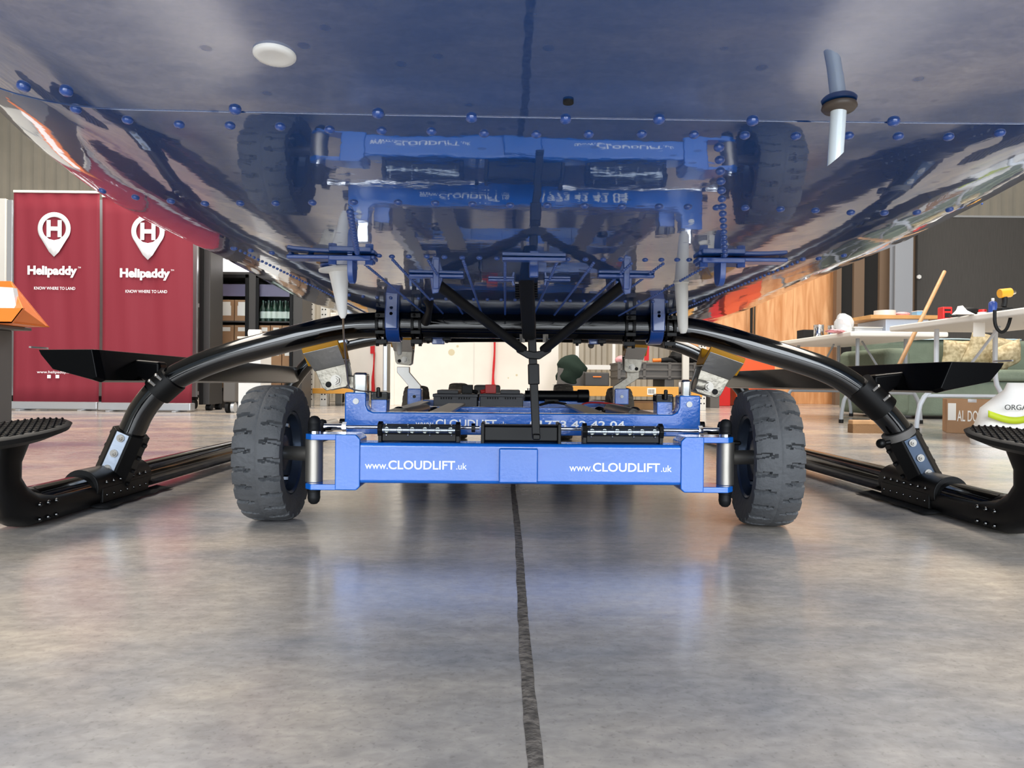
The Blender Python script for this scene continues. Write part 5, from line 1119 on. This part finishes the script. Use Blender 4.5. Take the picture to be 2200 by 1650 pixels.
def pillow(c, w_, h_, t_, rot, lab, seed):
    b_ = MB(); n_ = 14
    for sgn in (1, -1):
        rows = []
        for i in range(n_ + 1):
            r_ = []
            for j in range(n_ + 1):
                u, v = -1 + 2*j/n_, -1 + 2*i/n_; e = max(0, (1 - u**4) * (1 - v**4)) ** .6; sh = 1 - .07 * (1 - abs(u*v))
                r_.append(Vector((u * w_/2 * sh, sgn * t_/2 * e, v * h_/2 * sh)))
            rows.append(r_)
        b_.grid(rows)
    bmesh.ops.remove_doubles(b_.bm, verts=b_.bm.verts, dist=.0005)
    for v in b_.bm.verts: v.co = Vector(c) + rot @ v.co
    return one('scatter_cushion', b_, M['cushion'], lab, 'cushion', 'straw print cushions', angle=80)
q = P(2068, 770, 7.35); pillow((q.x, 7.38, .62), .38, .30, .13, Matrix.Rotation(R(10), 3, 'X'), 'straw print cushion leaning at the left end of the sofa', 1)
q = P(2130, 770, 7.25); pillow((q.x, 7.28, .645), .47, .34, .14, Matrix.Rotation(R(14), 3, 'Y') @ Matrix.Rotation(R(12), 3, 'X'), 'larger straw print cushion tilted beside the left cushion', 2)
q = P(2165, 790, 7.0); pillow((q.x + .02, 7.06, .60), .30, .26, .14, Matrix.Rotation(R(-25), 3, 'Y') @ Matrix.Rotation(R(30), 3, 'X'), 'small darker straw cushion slumped in front on the seat', 3)
# broom
h0 = G(1872, 930); d0 = h0.y; top = P(2029, 584, d0 + .98); br = thing('broom', 'wide broom with wooden handle leaning on the cream folding table', 'broom', (h0.x, d0, 0))
mb = MB(); mb.bb(h0.x - .14, h0.x + .14, d0 - .03, d0 + .04, .055, .085); hd = mb.build('broom_head', M['handle_wood'], br, bevel=.008)
mb = MB(); mb.prism([(h0.x - .145, d0 - .045, 0), (h0.x + .145, d0 - .045, 0), (h0.x + .138, d0 - .03, .056), (h0.x - .138, d0 - .03, .056)], (0, .075, 0)); o_ = mb.build('bristles', M['bristle'], br); o_['kind'] = 'stuff'
mb = MB(); mb.cyl((h0.x, d0, .075), top, .0145, seg=20); mb.build('broom_handle', M['handle_wood'], br)
# cardboard box and paper sack
g = G(2055, 932); d = g.y; b = P(2150, 935, d); hh = zat(2060, 858, d)
bx = thing('cardboard_box', 'brown cardboard box with white print on the floor by the sack', 'box', ((g.x+b.x)/2, d + .15, 0))
mb = MB(); mb.bb(g.x, b.x + .02, d, d + .3, 0, hh); mb.build('box_body', M['card'], bx, bevel=.004)
mb = MB(); mb.bb((g.x+b.x)/2 - .025, (g.x+b.x)/2 + .025, d - .001, d + .3, hh - .02, hh + .001); mb.build('packing_tape', M['bagfilm'], bx)
mb = MB(); mb.bb(g.x + .008, g.x + .055, d - .002, d, hh*.38, hh*.88); mb.build('paper_label', M['card_label'], bx)
bx.rotation_euler = (0, 0, 0)
text('printed_lettering', 'AL DOGFO', (g.x + .062, d - .001, hh*.36), (1, 0, 0), (0, 0, 1), .075, M['card_label'], bx, width=.20, bold=.01, extr=.001)
bx.rotation_euler = (0, 0, R(-26)); bx.location.x += .03
d = 3.95; xa = P(2122, 900, d).x; xb = xa + .56; sk = thing('paper_sack', 'white sack with lime green band and ORGA lettering on the floor at the right edge', 'sack', ((xa+xb)/2, d + .1, 0))
b_ = MB(); n_ = 16; prof = [(-.02, 0), (.0, .05), (.03, .14), (.055, .2), (.13, .262), (.17, .30), (.19, .34)]
rows = []
for z_, in [(z,) for _, z in prof]:
    ins = lerp_tab([(z, i_) for i_, z in prof], z_); ins = max(0, ins); th = .11 * (1 - (z_/.36)**3) + .012
    rows.append([Vector(((xa+xb)/2 + ((xb-xa)/2 - ins) * math.copysign(abs(math.cos(a_))**.7, math.cos(a_)) + .006*math.sin(z_*40 + a_*3), d + .12 + th * math.copysign(abs(math.sin(a_))**.8, math.sin(a_)), z_)) for a_ in [2*PI*k/32 for k in range(33)]])
vs = b_.grid(rows); b_.bm.faces.new(vs[0][:-1]); b_.bm.faces.new(list(reversed(vs[-1][:-1]))); bmesh.ops.remove_doubles(b_.bm, verts=b_.bm.verts, dist=.0002)
b_.build('sack_body', mat('white woven sack', '#e4e1dc', .7, 0, .3, 0, .25, 25), sk, angle=60)
mb = MB(); rows = []; 
for k in range(21):
    t_ = k/20; x_ = xa + .012 + (.34) * t_; zc_ = .155 - .055 * math.sin(PI * min(1, t_ * 1.1)) + (.05 * t_); rows.append([(x_, d - .005 - .006*math.sin(PI*t_) + .02*(1-math.sin(PI*t_)) , zc_), (x_, d - .005 - .006*math.sin(PI*t_) + .02*(1-math.sin(PI*t_)), zc_ + .036)])
mb.grid(rows); mb.build('green_band', M['lime'], sk, thick=.004)
text('sack_lettering', 'ORGA', (xa + .085, d - .008, .195), (1, 0, 0), (0, 0, 1), .030, M['ink'], sk, width=.12, bold=-.004, extr=.002)
# far left: orange tray on a pedestal
d = 3.3; q = P(-60, 660, d); zt_ = zat(0, 672, d)
solid('display_stand', 'grey display pedestal mostly outside the left edge', 'stand', [('stand_post', MB().bb(q.x - .25, q.x - .02, d, d + .3, .02, zt_ - .06), M['grey_plastic'], .005), ('stand_base', MB().bb(q.x - .3, q.x + .0, d - .05, d + .35, 0, .02), M['grey_plastic'], .004), ('stand_top', MB().bb(q.x - .3, q.x + .06, d - .02, d + .32, zt_ - .06, zt_ - .045), M['grey_plastic'], .003)])
t0 = P(50, 662, d); mb = MB(); zb2 = zt_ - .0445
mb.prism([(q.x - .25, d, zb2), (t0.x - .05, d, zb2), (t0.x, d, t0.z), (q.x - .25, d, t0.z + .0)], (0, .012, 0)); f1 = mb
b1 = MB(); b1.prism([(q.x - .25, d + .26, zb2), (t0.x - .05, d + .26, zb2), (P(22, 604, d + .26).x, d + .26, zat(22, 604, d + .26)), (q.x - .25, d + .26, zat(22, 604, d + .26))], (0, .012, 0))
s1 = MB(); e1 = P(22, 604, d + .26); s1.prism([(t0.x - .05, d, zb2), (t0.x, d, t0.z), (e1.x, d + .27, e1.z), (t0.x - .05, d + .27, zb2)], (-.006, 0, 0)); bt = MB().bb(q.x - .25, t0.x - .05, d, d + .27, zb2, zb2 + .006)
solid('leaflet_tray', 'orange leaflet tray at the left edge beside the maroon banner', 'tray', [('tray_floor', bt, M['orange'], 0), ('tray_front', f1, M['orange'], 0), ('tray_back', b1, M['orange'], 0), ('tray_side', s1, M['orange'], 0)])
mb = MB(); mb.prism([(q.x - .2, d + .06, zb2 + .01), (P(20, 640, d).x, d + .06, zb2 + .03), (P(-5, 605, d).x, d + .10, zat(0, 612, d)), (q.x - .2, d + .10, zat(0, 605, d))], (0, .03, 0)); one('leaflets', mb, M['paper'], 'white leaflets standing in the orange tray', 'leaflets')
